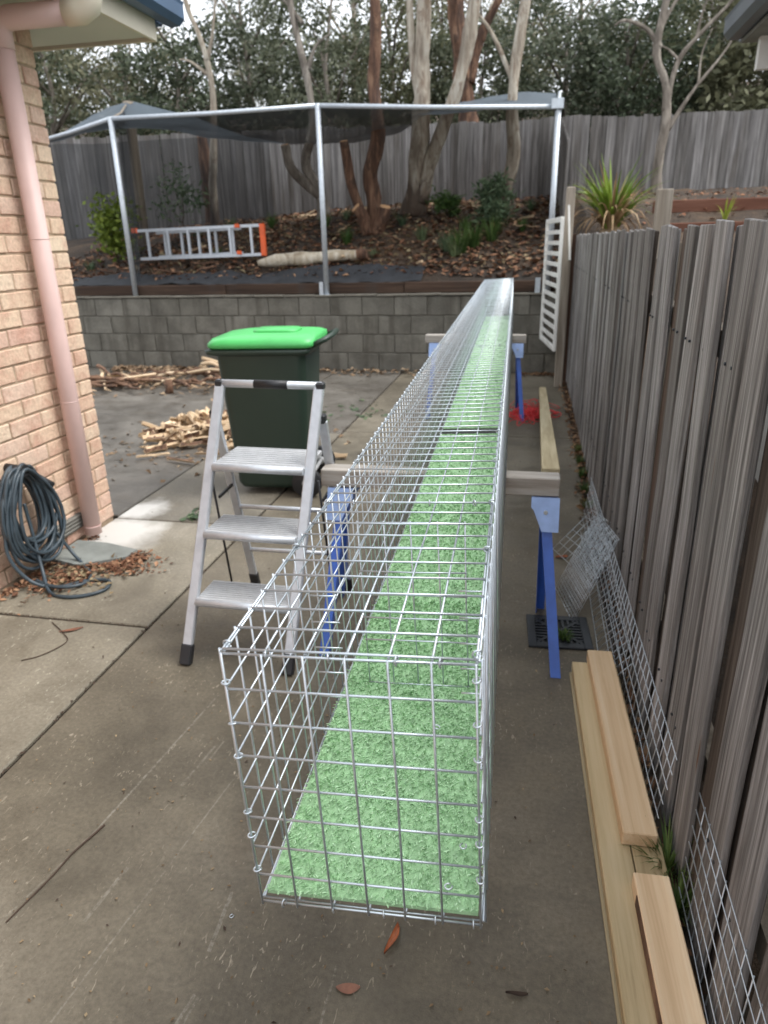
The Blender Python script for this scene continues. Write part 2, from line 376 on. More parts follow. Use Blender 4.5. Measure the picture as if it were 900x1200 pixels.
def net_mat():
    m, t, b = new_mat('hanging_net'); b.inputs['Base Color'].default_value = (.03, .035, .04, 1); b.inputs['Roughness'].default_value = .9
    tr = N(t, 'ShaderNodeBsdfTransparent'); mx = N(t, 'ShaderNodeMixShader')
    f = nz(t, coords(t), 1.2, 3); t.links.new(ramp(t, f, [(.3, (.42, .42, .42)), (.7, (.6, .6, .6))]), mx.inputs[0])
    t.links.new(tr.outputs[0], mx.inputs[1]); t.links.new(b.outputs[0], mx.inputs[2]); t.links.new(mx.outputs[0], t.nodes['Material Output'].inputs[0]); return m
M['net'] = net_mat()
M['litter'] = leaf_mat('leaf_litter', (.05, .026, .017), (.20, .09, .050), (.44, .26, .155), .8, 0)
M['litter_pale'] = leaf_mat('pale_litter', (.10, .06, .035), (.25, .165, .10), (.42, .31, .2), .8, 0)
M['leaf_orange'] = plain('orange_leaf', (.34, .10, .035), .5, 0, .35, 30)
M['leaf_brown'] = plain('brown_leaf', (.20, .085, .05), .5, 0, .35, 30)
M['twig'] = plain('twig_bark', (.06, .038, .026), .85)
M['gum'] = leaf_mat('gum_leaf', (.07, .08, .05), (.15, .16, .105), (.25, .25, .175))
M['gum_dark'] = leaf_mat('dark_gum_leaf', (.042, .055, .034), (.092, .11, .07), (.165, .18, .12))
M['gum_olive'] = leaf_mat('olive_leaf', (.095, .095, .055), (.18, .175, .105), (.27, .26, .165))
M['bright'] = leaf_mat('bright_leaf', (.09, .13, .02), (.20, .26, .04), (.36, .40, .08))
M['greygreen'] = leaf_mat('greygreen_leaf', (.05, .085, .045), (.10, .15, .085), (.18, .23, .13))
M['grass'] = leaf_mat('grass_blade', (.030, .065, .016), (.075, .135, .036), (.15, .22, .065))
M['strap'] = leaf_mat('strap_leaf', (.09, .15, .02), (.22, .31, .045), (.42, .47, .10))
M['straw'] = leaf_mat('dead_strap_leaf', (.14, .085, .045), (.28, .19, .11), (.42, .32, .2))
M['trunk_pale'] = bark('pale_gum_bark', (.15, .105, .072), (.38, .33, .26), (.55, .51, .43), stocking=.55)
M['log_bark'] = bark('peeled_log', (.26, .20, .13), (.50, .44, .34), (.64, .59, .49))
M['trunk_red'] = bark('red_peeling_bark', (.040, .022, .015), (.135, .068, .040), (.28, .165, .10), (9, 9, 1.1), .85, 1)
M['trunk_grey'] = bark('grey_bark', (.09, .075, .06), (.23, .20, .165), (.38, .34, .29))
M['cut_wood'] = plain('sawn_end', (.52, .31, .16), .8, 0, .2, 12)

# ------------------------------------------------------------------ terrain
def interp(tab, y):
    if y <= tab[0][0]: return tab[0][1]
    for (a, za), (b, zb) in zip(tab, tab[1:]):
        if y <= b: return za + (zb - za) * (y - a) / (b - a)
    return tab[-1][1]
LT = [(9.08, -.06), (9.13, 1.03), (9.5, 1.17), (10, 1.36), (11, 1.70), (12, 2.0), (14, 2.25), (16, 2.55), (22, 3.8), (34, 7.2), (90, 15)]
RT = [(3, -.06), (5, .25), (8, 1.38), (9, 1.62), (9.5, 1.85), (12, 2.15), (14, 2.3), (16, 2.6), (22, 3.8), (34, 7.2), (90, 15)]
def terrain(x, y):
    a = interp(LT, y)
    if 9.3 < y < 16: a -= .07 * max(0, -2.5 - x) * min(1, (y - 9.3) / 2)
    b = interp(RT, y); k = min(1, max(0, (x - .47) / .1)); z = a * (1 - k) + b * k
    if y > 9.3: z += .05 * noise.noise((x * 1.3, y * 1.3, 0)) + .025 * noise.noise((x * 4, y * 4, 3))
    return z
def axis(lo, hi, parts):
    out = []
    for a, b, s in parts:
        n = max(1, round((b - a) / s)); out += [a + (b - a) * i / n for i in range(n)]
    return out + [parts[-1][1]]
xs = axis(-70, 70, [(-70, -10, 6), (-10, -6, .4), (-6, .47, .11), (.47, .57, .1), (.57, 4, .2), (4, 10, .75), (10, 70, 6)])
ys = axis(-30, 90, [(-30, 0, 6), (0, 9.08, .6), (9.08, 9.13, .05), (9.13, 14.5, .11), (14.5, 20, .5), (20, 90, 5)])
mb = MB(); nx = len(xs)
mb.add([(x, y, terrain(x, y)) for y in ys for x in xs], [(j * nx + i, j * nx + i + 1, (j + 1) * nx + i + 1, (j + 1) * nx + i) for j in range(len(ys) - 1) for i in range(nx - 1)], 0, True)
tag(mb.build('ground', M['hill']), kind='structure')

# ------------------------------------------------------------------ driveway slabs
drive = tag(MB_o := (lambda b: (b.box((-4.3, 3, -.038), (9.7, 12.2, .03)), b)[1])(MB()).build('driveway', M['soil']), kind='structure')
def slab(x0, x1, y0, y1, mat, g=.008, z=0):
    mbx = MB(); mbx.box(((x0 + x1) / 2, (y0 + y1) / 2, z - .01), (x1 - x0 - 2 * g, y1 - y0 - 2 * g, .02))
    return mbx.build('concrete_slab', mat, drive, bevel=.005)
slab(-1.6, .40, -3, 5.88, M['conc_drive']); slab(-1.6, .40, 5.88, 8.99, M['conc_drive'])
slab(-2.49, -1.6, -3, -.1, M['conc_pale']); slab(-2.49, -1.6, -.1, 2.44, M['conc_pale']); slab(-2.49, -1.6, 2.44, 3.64, M['conc_pale'])
slab(-2.49, -1.6, 3.64, 5.82, M['conc_mid']); slab(-2.49, -1.6, 5.82, 8.99, M['conc_damp'])
slab(-5.6, -2.49, 3.68, 6.3, M['conc_damp']); slab(-5.6, -2.49, 6.3, 8.99, M['conc_damp']); slab(-9, -5.6, 3.68, 8.99, M['conc_damp'])
def poly_sheet(name, pts, z, mat, parent, th=.003):
    b = MB(); n = len(pts); b.add([(x, y, z) for x, y in pts] + [(x, y, z - th) for x, y in pts],
          [tuple(range(n))] + [(i, i + n, (i + 1) % n + n, (i + 1) % n) for i in range(n)])
    return b.build(name, mat, parent)

# ------------------------------------------------------------------ brick house on the left
house = thing('brick_house', 'buff and peach brick house with pink downpipe and blue gutter', 'house', (-2.5, 3.65, 0))
HX, HY, WT = -2.5, 3.65, 2.62
def hpart(b, name, mat, parent=house, **k):
    o = b.build(name, mat, None, **k); o.parent = parent
    o.matrix_parent_inverse = Matrix.Translation((-HX, -HY, 0)) if parent is house else Matrix.Identity(4)
    return o
b = MB(); b.box((-3.6, .05, WT / 2 - .03), (2.185, 7.185, WT + .06)); wall = hpart(b, 'wall', M['mortar'])
course, bl, bh = .0862, .24, .076
vb = [rough_box((.10, .230, bh), .004, .0028, s, 2) for s in range(6)]; vh = [rough_box((.10, .110, bh), .004, .0025, 20 + s, 1) for s in range(4)]
for me in vb + vh: me.materials.append(M['brick'])
nb = 0; rest = MB(); rb = random.Random(5)
for c in range(30):
    z = .006 + course * (c + .5); y = HY; first = True
    while y > -3.4:
        if first and c % 2: L, me = .11, rb.choice(vh)
        else: L, me = .23, rb.choice(vb)
        first = False; yc = y - L / 2
        if yc > 1.35:
            o = link('brick', me, wall, (HX - .05 + rb.uniform(-.0025, .0015), yc, z), (rb.uniform(-.008, .008), 0, rb.uniform(-.006, .006) + (math.pi if rb.random() < .5 else 0))); nb += 1
        else: rest.box((HX - .05, yc, z), (.10, L, bh))
        y -= L + .0105
o = rest.build('bricks', M['brick'], wall); tag(o, kind='stuff')
# return wall bricks round the corner, seen only from the side
rest = MB()
for c in range(30):
    x = HX - .112 - (.12 if c % 2 else 0)
    while x > -4.6: rest.box((x - .115, HY - .05, .006 + course * (c + .5)), (.23, .10, bh)); x -= .2405
o = rest.build('bricks', M['brick'], wall); tag(o, kind='stuff')
EX, EY = -2.08, 4.10
b = MB(); b.box(((EX - 4.6) / 2 - .01, (EY - 3.5) / 2 - .01, WT + .012), (EX + 4.6 - .02, EY + 3.5 - .02, .012)); hpart(b, 'soffit', M['soffit'])
b = MB(); b.box((EX + .009, (EY - 3.5) / 2, WT + .055), (.018, EY + 3.5, .13)); b.box(((EX - 4.6) / 2 - .001, EY + .009, WT + .055), (EX + 4.6 + .034, .018, .13)); hpart(b, 'fascia', M['cream'], bevel=.002)
def gutter_prof(b, p0, p1, out):
    p0 = Vector(p0); p1 = Vector(p1); out = Vector(out)
    pr = [(0, .12), (0, 0), (.03, -.012), (.085, -.01), (.115, .02), (.115, .085), (.12, .10), (.112, .10), (.107, .085), (.107, .025), (.08, 0), (.03, 0), (.008, .01), (.008, .12)]
    vs = [p + out * a + Vector((0, 0, z)) for p in (p0, p1) for a, z in pr]; n = len(pr)
    b.add(vs, [(i, (i + 1) % n, (i + 1) % n + n, i + n) for i in range(n)] + [tuple(range(n)), tuple(range(2 * n - 1, n - 1, -1))])
b = MB(); gutter_prof(b, (EX + .02, -3.5, WT + .09), (EX + .02, EY + .13, WT + .09), (1, 0, 0)); hpart(b, 'gutter', M['gutter'])
b = MB(); gutter_prof(b, (EX + .01, EY + .02, WT + .09), (-4.6, EY + .02, WT + .09), (0, 1, 0)); hpart(b, 'gutter', M['gutter'])
b = MB(); s = .42
b.add([(EX + .06, EY + .06, WT + .17), (EX + .06, -3.5, WT + .17), (-4.6, -3.5, WT + .17 + s * 2.66), (-4.6, EY - 2.6, WT + .17 + s * 2.66), (-4.6, EY + .06, WT + .17)],
      [(0, 3, 2, 1), (0, 4, 3)]); hpart(b, 'roof', M['roof'])
b = MB(); b.tube([(-2.435, 3.33, .03), (-2.432, 3.33, 1.0), (-2.435, 3.33, 2.44)], .047, 20)
for z in (.075, .80, 1.62): b.tube([(-2.434, 3.33, z), (-2.434, 3.33, z + .006)], .0485, 20)
dp = hpart(b, 'downpipe', M['pipe'])
b = MB(); b.tube([(-2.435, 3.33, 2.43), (-2.435, 3.33, 2.50), (-2.42, 3.33, 2.535), (-2.38, 3.335, 2.553), (-2.08, 3.35, 2.556)], .05, 20); b.build('downpipe_arm', M['pipe'], dp)
b = MB(); b.tube([(-2.10, 3.35, 2.556), (-2.03, 3.355, 2.556), (-1.99, 3.355, 2.575), (-1.975, 3.355, 2.62), (-1.975, 3.355, 2.70)], .054, 20); b.build('elbow', M['cream'], dp)
b = MB(); b.box((-2.497, 3.20, .115), (.02, .25, .085)); vn = hpart(b, 'vent', M['vent'])
for k in range(4):
    b = MB(); b.box((-2.485, 3.20, .086 + k * .02), (.012, .24, .011), Matrix.Rotation(.35, 3, 'Y')); b.build('vent_slat', M['vent'], vn)

# ------------------------------------------------------------------ neighbour's house on the right (its eave only shows)
nh = thing('neighbour_house', 'white walled house with grey gutter beyond the right paling fence', 'house', (1.5, 3, 0))
b = MB(); b.box((3.4, 1.6, 1.25), (4, 6.4, 2.7)); b.build('wall', M['white_paint'], nh).matrix_parent_inverse = Matrix.Translation((-1.5, -3, 0))
b = MB(); b.box((3.2, 1.6, 2.605), (4.2, 6.9, .02)); b.build('soffit', M['vent'], nh).matrix_parent_inverse = Matrix.Translation((-1.5, -3, 0))
b = MB(); gutter_prof(b, (1.12, -1.9, 2.63), (1.12, 5.08, 2.63), (-1, 0, 0)); gutter_prof(b, (1.11, 5.06, 2.63), (5.3, 5.06, 2.63), (0, 1, 0)); b.build('gutter', M['gutter_grey'], nh).matrix_parent_inverse = Matrix.Translation((-1.5, -3, 0))
b = MB(); b.add([(1.07, 5.1, 2.72), (1.07, -1.9, 2.72), (5.3, -1.9, 4.0), (5.3, 1.6, 4.0), (5.3, 5.1, 2.72)], [(0, 3, 2, 1), (0, 4, 3)]); b.build('roof', M['roof'], nh).matrix_parent_inverse = Matrix.Translation((-1.5, -3, 0))
b = MB(); b.box((1.23, 4.93, 2.515), (.12, .05, .16)); b.build('eave_bracket', M['white_paint'], nh).matrix_parent_inverse = Matrix.Translation((-1.5, -3, 0))

# ------------------------------------------------------------------ right paling fence
def paling_mesh(wd, ht, th, seed, mat):
    rr = random.Random(seed); b = MB(); n = 9; vs = []; bow = rr.uniform(-.006, .006)
    for i in range(n):
        z = ht * i / (n - 1); e0 = rr.uniform(-.0025, .0025); e1 = rr.uniform(-.0025, .0025); dx = bow * math.sin(math.pi * i / (n - 1)) + rr.uniform(-.0012, .0012)
        slope = rr.uniform(-.006, .006) if i == n - 1 else 0
        vs += [(dx - th / 2, -wd / 2 + e0, z + slope), (dx - th / 2 - .0015, -wd / 6, z), (dx - th / 2 + .001, wd / 6, z), (dx - th / 2, wd / 2 + e1, z - slope), (dx + th / 2, wd / 2 + e1, z - slope), (dx + th / 2, -wd / 2 + e0, z + slope)]
    fs = [(i * 6 + j, i * 6 + (j + 1) % 6, (i + 1) * 6 + (j + 1) % 6, (i + 1) * 6 + j) for i in range(n - 1) for j in range(6)]
    fs += [(5, 4, 3, 2, 1, 0), tuple((n - 1) * 6 + j for j in range(6))]
    b.add(vs, [f[::-1] for f in fs]); return b.mesh('paling', mat, bevel=.002)
fence = thing('paling_fence', 'weathered grey paling fence standing along the driveway beside the timber offcuts', 'fence', (.455, 4.6, 0))
outer = [paling_mesh(.128 + .010 * (s % 3 - 1), 1.60, .016, s, M['paling']) for s in range(7)]
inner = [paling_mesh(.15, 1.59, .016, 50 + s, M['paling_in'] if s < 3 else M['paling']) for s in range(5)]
rf = random.Random(3); y = .12; k = 0
def fence_x(y): return .452 - .012 * (y - 2) / 6.5
while y < 8.78:
    link('paling', outer[rf.randrange(7)], fence, (fence_x(y) - .455 + rf.uniform(-.003, .003), y - 4.6 + rf.uniform(-.008, .008), rf.uniform(-.005, .005)), (rf.uniform(-.006, .006), rf.uniform(-.006, .004), rf.uniform(-.03, .03) + (math.pi if rf.random() < 0 else 0)))
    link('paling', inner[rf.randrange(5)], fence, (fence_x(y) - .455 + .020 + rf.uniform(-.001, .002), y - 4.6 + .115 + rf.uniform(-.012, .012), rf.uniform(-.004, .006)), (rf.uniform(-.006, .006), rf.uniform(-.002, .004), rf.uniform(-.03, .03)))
    y += .23 + rf.uniform(-.022, .022); k += 1
nb_ = MB()
for o in [c for c in fence.children if c.location.x < .012]:
    for z in (.31, 1.29):
        for dy in (-.03, .03): nb_.tube([(o.location.x - .012, o.location.y + dy, z), (o.location.x - .0065, o.location.y + dy, z)], .0042, 6)
tag(nb_.build('nail_heads', M['iron'], fence), kind='stuff')
for z in (.3, 1.3):
    b = MB(); b.box((.058, 0, z), (.045, 8.9, .07)); b.build('rail', M['old_post'], fence)
for yy in (-3.6, -1.2, 1.2, 3.4):
    b = MB(); b.box((.13, yy, .74), (.09, .09, 1.6)); b.build('post', M['old_post'], fence)
b = MB(); b.box((-.05, 3.87, .78), (.075, .10, 1.66)); b.build('post', M['brown_post'], fence, bevel=.004)

# ------------------------------------------------------------------ retaining wall of blocks with a timber sleeper on top
rw = thing('retaining_wall', 'grey concrete block retaining wall below the garden slope', 'wall', (-4, 9.1, 0))
b = MB(); b.box((-.33, .006, .44), (9.3, .17, .95)); core = b.build('core', M['block_mortar'], rw)
bm_ = [rough_box((.412, .19, .226), .006, .004, s, 2) for s in range(5)]
for me in bm_: me.materials.append(M['block'])
rk = random.Random(8)
for r_ in range(4):
    x = -8.85 + (.21 if r_ % 2 else 0)
    while x < .36:
        link('block', rk.choice(bm_), core, (x + 4, rk.uniform(-.003, .003), .113 + .235 * r_), (0, rk.uniform(-.004, .004), math.pi * rk.randrange(2))); x += .42
cm = [rough_box((.40, .22, .022), .004, .004, 60 + s, 1) for s in range(3)]
for me in cm: me.materials.append(M['block_mortar'])
x = -8.7
while x < .36: link('capping', rk.choice(cm), rw, (x + 4, rk.uniform(-.006, .004), .951 + rk.uniform(-.003, .003)), (0, rk.uniform(-.01, .01), 0)); x += .41
sl = thing('garden_sleeper', 'dark brown timber sleeper edging lying along the block wall top', 'sleeper', (-4, 9.13, .965))
x = -8.8
while x < .2:
    b = MB(); L = min(2.4, .25 - x); b.box((x + L / 2 + 4, 0, .065 + rk.uniform(-.004, .004)), (L - .008, .06, .13)); b.build('sleeper_length', M['sleeper'], sl, bevel=.006); x += 2.4

# ------------------------------------------------------------------ fences at the top of the slope
bf = thing('back_paling_fence', 'grey paling fence across the top of the slope in front of the trees', 'fence', (-3, 14, 2))
bp = [paling_mesh(.155, 1.9, .016, 80 + s, M['paling_back']) for s in range(6)]
x = -13; k = 0
while x < 8.5:
    zb = 1.75 + .075 * (max(-9, x) + 9) * .9 - (.04 * max(0, x)); zt = 3.62 - .013 * (x + 9) + .03 * noise.noise((x * .8, 0, 0))
    zb = min(zb, 2.35) - .22
    o = link('paling', rk.choice(bp), bf, (x + 3, (.018 if k % 2 else 0) + rk.uniform(-.003, .003), zb - 2), (rk.uniform(-.008, .008), rk.uniform(-.008, .008), -math.pi / 2 + math.pi * rk.randrange(2)), (1, 1, (zt + rk.uniform(-.02, .02) - zb) / 1.9))
    x += .142 + rk.uniform(-.014, .014); k += 1
for z in (2.5, 3.3):
    b = MB(); b.box((.7, .05, z - 2), (21.4, .045, .08)); b.build('rail', M['old_post'], bf)
df = thing('dividing_paling_fence', 'short run of grey palings climbing the slope beside the agapanthus clump', 'fence', (.34, 12, 2))
y = 10.4
while y < 13.95:
    zt = 2.75 + (3.45 - 2.75) * (y - 10.4) / 3.5; zb = terrain(.3, y) - .1
    link('paling', rk.choice(bp), df, ((.016 if k % 2 else 0), y - 12, zb - 2), (rk.uniform(-.01, .01), 0, math.pi * rk.randrange(2)), (1, 1, (zt - zb) / 1.9)); y += .14; k += 1

# ------------------------------------------------------------------ white gate folded back beside the fence end
gate = thing('metal_gate', 'white slatted metal gate folded back at the end of the driveway fence', 'gate', (.25, 7.75, .45))
ga = Vector((0, 0, 0)); gb = Vector((-.13, 1.0, 0)); gz = 1.32
for p in (ga, gb):
    b = MB(); b.bar(p, p + Vector((0, 0, gz)), .05, .035); b.build('stile', M['white_paint'], gate, bevel=.004)
for z in (.025, gz - .025):
    b = MB(); b.bar(ga.lerp(gb, .03) + Vector((0, 0, z)), ga.lerp(gb, .97) + Vector((0, 0, z)), .03, .05); b.build('cross_rail', M['white_paint'], gate, bevel=.004)
for k in range(11):
    z = .13 + k * .105; b = MB(); b.bar(ga.lerp(gb, .03) + Vector((0, 0, z)), ga.lerp(gb, .97) + Vector((0, 0, z)), .014, .04); b.build('slat', M['white_paint'], gate)
gp = thing('gate_post', 'grey white timber post standing behind the white slatted gate', 'post', (.33, 8.15, 0))
b = MB(); b.box((0, 0, 1.03), (.09, .09, 2.06)); b.build('shaft', M['old_post'], gp, bevel=.006)
b = MB(); b.bar((.03, -.1, 1.35), (-.02, .0, 1.98), .06, .02); b.build('brace', M['white_paint'], gp)

# ------------------------------------------------------------------ shade frame over the garden
sf = thing('shade_frame', 'galvanised pipe frame with black shade cloth above the garden slope', 'frame', (-2.6, 9.07, .95))
def sfp(b, name, mat, parent=None):
    o = b.build(name, mat, sf); o.matrix_parent_inverse = Matrix.Translation((2.6, -9.07, -.95)); return o
PT = [(-5.3, 9.06, 3.09), (-2.6, 9.06, 3.09), (.17, 9.06, 2.93)]
for (x, y, z) in PT:
    b = MB(); b.tube([(x, y, .95), (x, y, z + .02)], .033, 14); b.tube([(x, y, .95), (x, y, .96)], .06, 12); sfp(b, 'post', M['galv_pole'])
b = MB(); b.box((-2.665, 9.06, 1.03), (.05, .05, .17)); sfp(b, 'bracket', M['galv_pole'])
b = MB(); b.box((.05, 9.06, 1.04), (.06, .04, .18)); sfp(b, 'bracket', M['galv_pole'])
b = MB(); b.box((.16, 9.06, 2.96), (.13, .10, .10)); sfp(b, 'corner_clamp', M['galv_pole'])
for p, q in ((PT[0], PT[1]), (PT[1], PT[2]), (PT[0], (-6.9, 9.7, 2.96)), (PT[2], (.25, 12.95, 3.71))):
    b = MB(); b.tube([p, [(a + c) / 2 + (0 if i < 2 else -.012) for i, (a, c) in enumerate(zip(p, q))], q], .026, 12); sfp(b, 'rail', M['galv_pole'])
b = MB(); b.tube([(-6.41, 11.5, 1.6), (-6.40, 11.5, 2.6), (-6.38, 11.5, 3.72)], .075, 12, wob=.2); sfp(b, 'timber_post', M['old_post'])
b = MB(); b.tube([(-5.3, 9.06, 3.09), (-5.85, 10.3, 3.36), (-6.38, 11.42, 3.66)], .014, 8); sfp(b, 'tie_rope', M['old_post'])
def lin(tab, x):
    return interp(tab, x)
b = MB(); nu, nv = 70, 14
for j in range(nv + 1):
    for i in range(nu + 1):
        u = i / nu; v = j / nv; x = -7.6 + 7.8 * u
        zf = lin([(-7.6, 2.9), (-5.3, 3.08), (-2.6, 3.08), (.2, 2.93)], x); yf = 9.08 if x > -5.3 else 9.08 + (-5.3 - x) * .42
        zb = lin([(-7.6, 3.72), (-6.4, 3.74), (-5.6, 3.56), (-4.9, 3.28), (-4.0, 3.12), (-3, 3.12), (-2.3, 3.22), (-1.6, 3.58), (-.5, 3.74), (.2, 3.70)], x)
        yb = lin([(-7.6, 12.4), (-6.4, 11.5), (-5.4, 12.4), (.2, 12.9)], x)
        z = zf + (zb - zf) * v - .16 * math.sin(math.pi * v) * (.6 + .5 * noise.noise((x * .9, v * 2, 0))) + .03 * noise.noise((x * 2.5, v * 5, 1))
        b.v.append((x, yf + (yb - yf) * v, z))
for j in range(nv):
    for i in range(nu):
        q = j * (nu + 1) + i; b.f.append((q, q + 1, q + nu + 2, q + nu + 1)); b.m.append(0); b.sm.append(True)
sfp(b, 'shade_cloth', M['cloth'])
b = MB(); nu = 24     # the side net hanging in front of the back fence at the left
for j in range(6):
    for i in range(nu + 1):
        x = -9.5 + 5.0 * i / nu; z0 = terrain(x, 12.6); zt = 3.32 + .05 * noise.noise((x, 0, 0))
        b.v.append((x, 12.6 + .06 * noise.noise((x * 2, j, 4)), z0 + (zt - z0) * j / 5))
for j in range(5):
    for i in range(nu): q = j * (nu + 1) + i; b.f.append((q, q + 1, q + nu + 2, q + nu + 1)); b.m.append(0); b.sm.append(True)
sfp(b, 'hanging_net', M['net'])
b = MB(); nu = 20     # side net from the left pole back to the timber post
for j in range(6):
    for i in range(nu + 1):
        t_ = i / nu; x = -5.3 - 1.1 * t_ + .05 * noise.noise((i * .7, j, 9)); y = 9.15 + 2.3 * t_; z0 = terrain(x, y); zt = 3.02 + .6 * t_
        b.v.append((x, y, z0 + (zt - z0) * j / 5))
for j in range(5):
    for i in range(nu): q = j * (nu + 1) + i; b.f.append((q, q + 1, q + nu + 2, q + nu + 1)); b.m.append(0); b.sm.append(True)
sfp(b, 'hanging_net', M['net'])
# black weed mat behind the sleeper
b = MB(); n = 60
for j in range(5):
    for i in range(n + 1):
        x = -8 + 6.6 * i / n; y = 9.17 + .46 * j / 4 * (1 + .25 * noise.noise((x * 1.5, 0, 0)))
        b.v.append((x, y, max(terrain(x, y), 1.06) + .03 + .05 * abs(noise.noise((x * 3, y * 5, 2)))))
for j in range(4):
    for i in range(n): q = j * (n + 1) + i; b.f.append((q, q + 1, q + n + 2, q + n + 1)); b.m.append(0); b.sm.append(True)
tag(b.build('weed_mat', M['weed_mat']), 'crumpled black weed mat lying behind the timber sleeper edging', 'fabric')

# ------------------------------------------------------------------ wire mesh tunnel (cage)
Y0, Y1, CW, CH, P = .663, 8.213, .30, .40, .05
cage = thing('wire_mesh_tunnel', 'long galvanised wire mesh tunnel floored with green turf lying on blue sawhorses', 'cage', (-.324, Y0, .72))
cage.rotation_euler = (math.atan2(.037, Y1 - Y0), -.04, math.atan2(.185, Y1 - Y0)); WR = .0016
LEN = 7.55; nC = int(round(LEN / P)); rc = random.Random(21)
def wire(b, p, q, seg=1, jit=0, r=WR, n=6):
    p = Vector(p); q = Vector(q); pts = []
    for i in range(seg + 1):
        t_ = i / seg; v = p.lerp(q, t_)
        if 0 < i < seg: v += Vector((rc.uniform(-jit, jit), 0, rc.uniform(-jit, jit)))
        pts.append(v)
    b.tube(pts, r, n)
def flat_panel(name, org, du, dv, lu, lv, nrm, parent=cage, jit=.0012, over=.002, step_u=P, skip_u=()):
    """u wires run along dv at every step of u; v wires run along du"""
    b = MB(); org = Vector(org); du = Vector(du); dv = Vector(dv); nrm = Vector(nrm) * WR * .95
    for i in range(int(round(lu / step_u)) + 1):
        a = org + du * (i * step_u) + nrm
        if i in skip_u: continue
        wire(b, a - dv * over, a + dv * (lv + over), 2 if lv < 1 else 20, jit)
    for j in range(int(round(lv / P)) + 1):
        a = org + dv * (j * P) - nrm
        wire(b, a - du * over, a + du * (lu + over), 2 if lu < 1 else 40, jit)
    return b.build(name, M['galv'], parent)
# long sections joined end to end: lengths as the seams show
secs = [(0, .5), (.5, 2.45), (2.45, 5.0), (5.0, 7.55)]
e = .0045
for (a, c) in secs:
    L = round((c - a) / P) * P
    flat_panel('top_panel', (0, a + e, CH), (0, 1, 0), (1, 0, 0), L - P * 0 - .002, CW, (0, 0, 1))
    flat_panel('floor_panel', (0, a + e, 0), (0, 1, 0), (1, 0, 0), L - .002, CW, (0, 0, -1))
    flat_panel('side_panel', (-e, a + e, 0), (0, 1, 0), (0, 0, 1), L - .002, CH, (-1, 0, 0))
    flat_panel('side_panel', (CW + e, a + e, 0), (0, 1, 0), (0, 0, 1), L - .002, CH, (1, 0, 0))
flat_panel('end_panel', (0, -e, 0), (1, 0, 0), (0, 0, 1), CW, CH, (0, -1, 0))
flat_panel('end_panel', (0, LEN + e, 0), (1, 0, 0), (0, 0, 1), CW, CH, (0, 1, 0))
flat_panel('inner_door', (.052, .505, .012), (1, 0, 0), (0, 0, 1), .20, .35, (0, 1, 0))
# stub wires of the cut opening inside the left wall
for z in (.10, .15, .20, .25, .30):
    for p_, q_ in (((.004, .33, z), (.052, .33, z)), ((.25, .36, z), (.297, .36, z))):
        b = MB(); wire(b, p_, q_); b.build('cut_wire', M['galv'], cage)
def ring_mesh():
    b = MB(); pts = [(math.cos(a) * .0055, math.sin(a) * .0045, .0012 * (i / 9 - .5)) for i, a in enumerate([R(25 + 310 * k / 10) for k in range(11)])]
    b.tube(pts, .0012, 6); return b.mesh('ring', M['galv'])
rg = ring_mesh()
spots = []
for k in range(11):
    yy = max(.015, .02 + k * .25 + rc.uniform(-.04, .04))
    for x in (0, CW): spots.append(((x, yy, CH + .002), (R(90), 0, 0)))
for x in (.055, .13, .21, .26): spots.append(((x, -.003, CH), (0, R(90), 0)))
for x in (.03, .1, .17, .24, .29): spots.append(((x, -.003, 0), (0, R(90), 0)))
for z in (.06, .12, .16, .25, .30, .36): spots.append(((0, -.004, z), (0, 0, .4))); spots.append(((CW, -.004, z + .02), (0, 0, 2)))
for x in (.05, .12, .19, .27): spots.append(((x, .5, CH + .002), (0, R(90), 0))); spots.append(((x, 2.45, CH + .002), (0, R(90), 0)))
for p, r_ in spots: link('ring', rg, cage, p, (r_[0] + rc.uniform(-.3, .3), r_[1], r_[2] + rc.uniform(-.3, .3)))
# turf floor: two lengths with a dark gap between them
def turf(y0, y1, x0, x1, dens):
    b = MB(); b.box(((x0 + x1) / 2, (y0 + y1) / 2, .0075), (x1 - x0, y1 - y0, .006), mi=0)
    tb = b.build('turf_mat', [M['turf_back']], cage)
    b = MB(); rt = random.Random(int(y0 * 100) + 3)
    y = y0
    for _ in range(int(sum(1 for _ in ()) )): pass
    nseg = 40
    for sgi in range(nseg):
        ya, yb = y0 + (y1 - y0) * sgi / nseg, y0 + (y1 - y0) * (sgi + 1) / nseg
        cnt = int(dens(ya) * (yb - ya) * (x1 - x0)); far = min(3, 1 + ya * .55)
        for _ in range(cnt):
            x = rt.uniform(x0 - .003, x1 + .003); yy = rt.uniform(ya, yb); a = rt.uniform(0, 6.28); h = rt.uniform(.003, .0075); wd = .0009 * far; ln = rt.uniform(.004, .012)
            la = rt.gauss(-1.5, .38); ca, sa = math.cos(a) * wd, math.sin(a) * wd
            tx, ty = x + math.cos(la) * ln, yy + math.sin(la) * ln
            b.add([(x - ca, yy - sa, .0105), (x + ca, yy + sa, .0105), (tx + ca * .8, ty + sa * .8, .0105 + h), (tx - ca * .8, ty - sa * .8, .0105 + h)], [(0, 1, 2, 3)])
    tag(b.build('turf_pile', M['turf'], cage), kind='stuff'); return tb
turf(.006, 2.44, .004, CW - .004, lambda y: 52000 if y < .8 else (26000 if y < 1.5 else 11000))
turf(2.55, 7.53, .004, CW - .004, lambda y: 5000 if y < 4 else 2500)
b = MB(); b.box((CW / 2, 2.495, .006), (CW - .01, .10, .003)); b.build('gap_shade_strip', M['gap_shade'], cage)  # black strip painting the dark of the open gap
for p in ((-.115, 1.05, 0), (-.075, .82, 0)):
    pass
lr = [(.205, .36), (.27, .10), (.255, .03)]
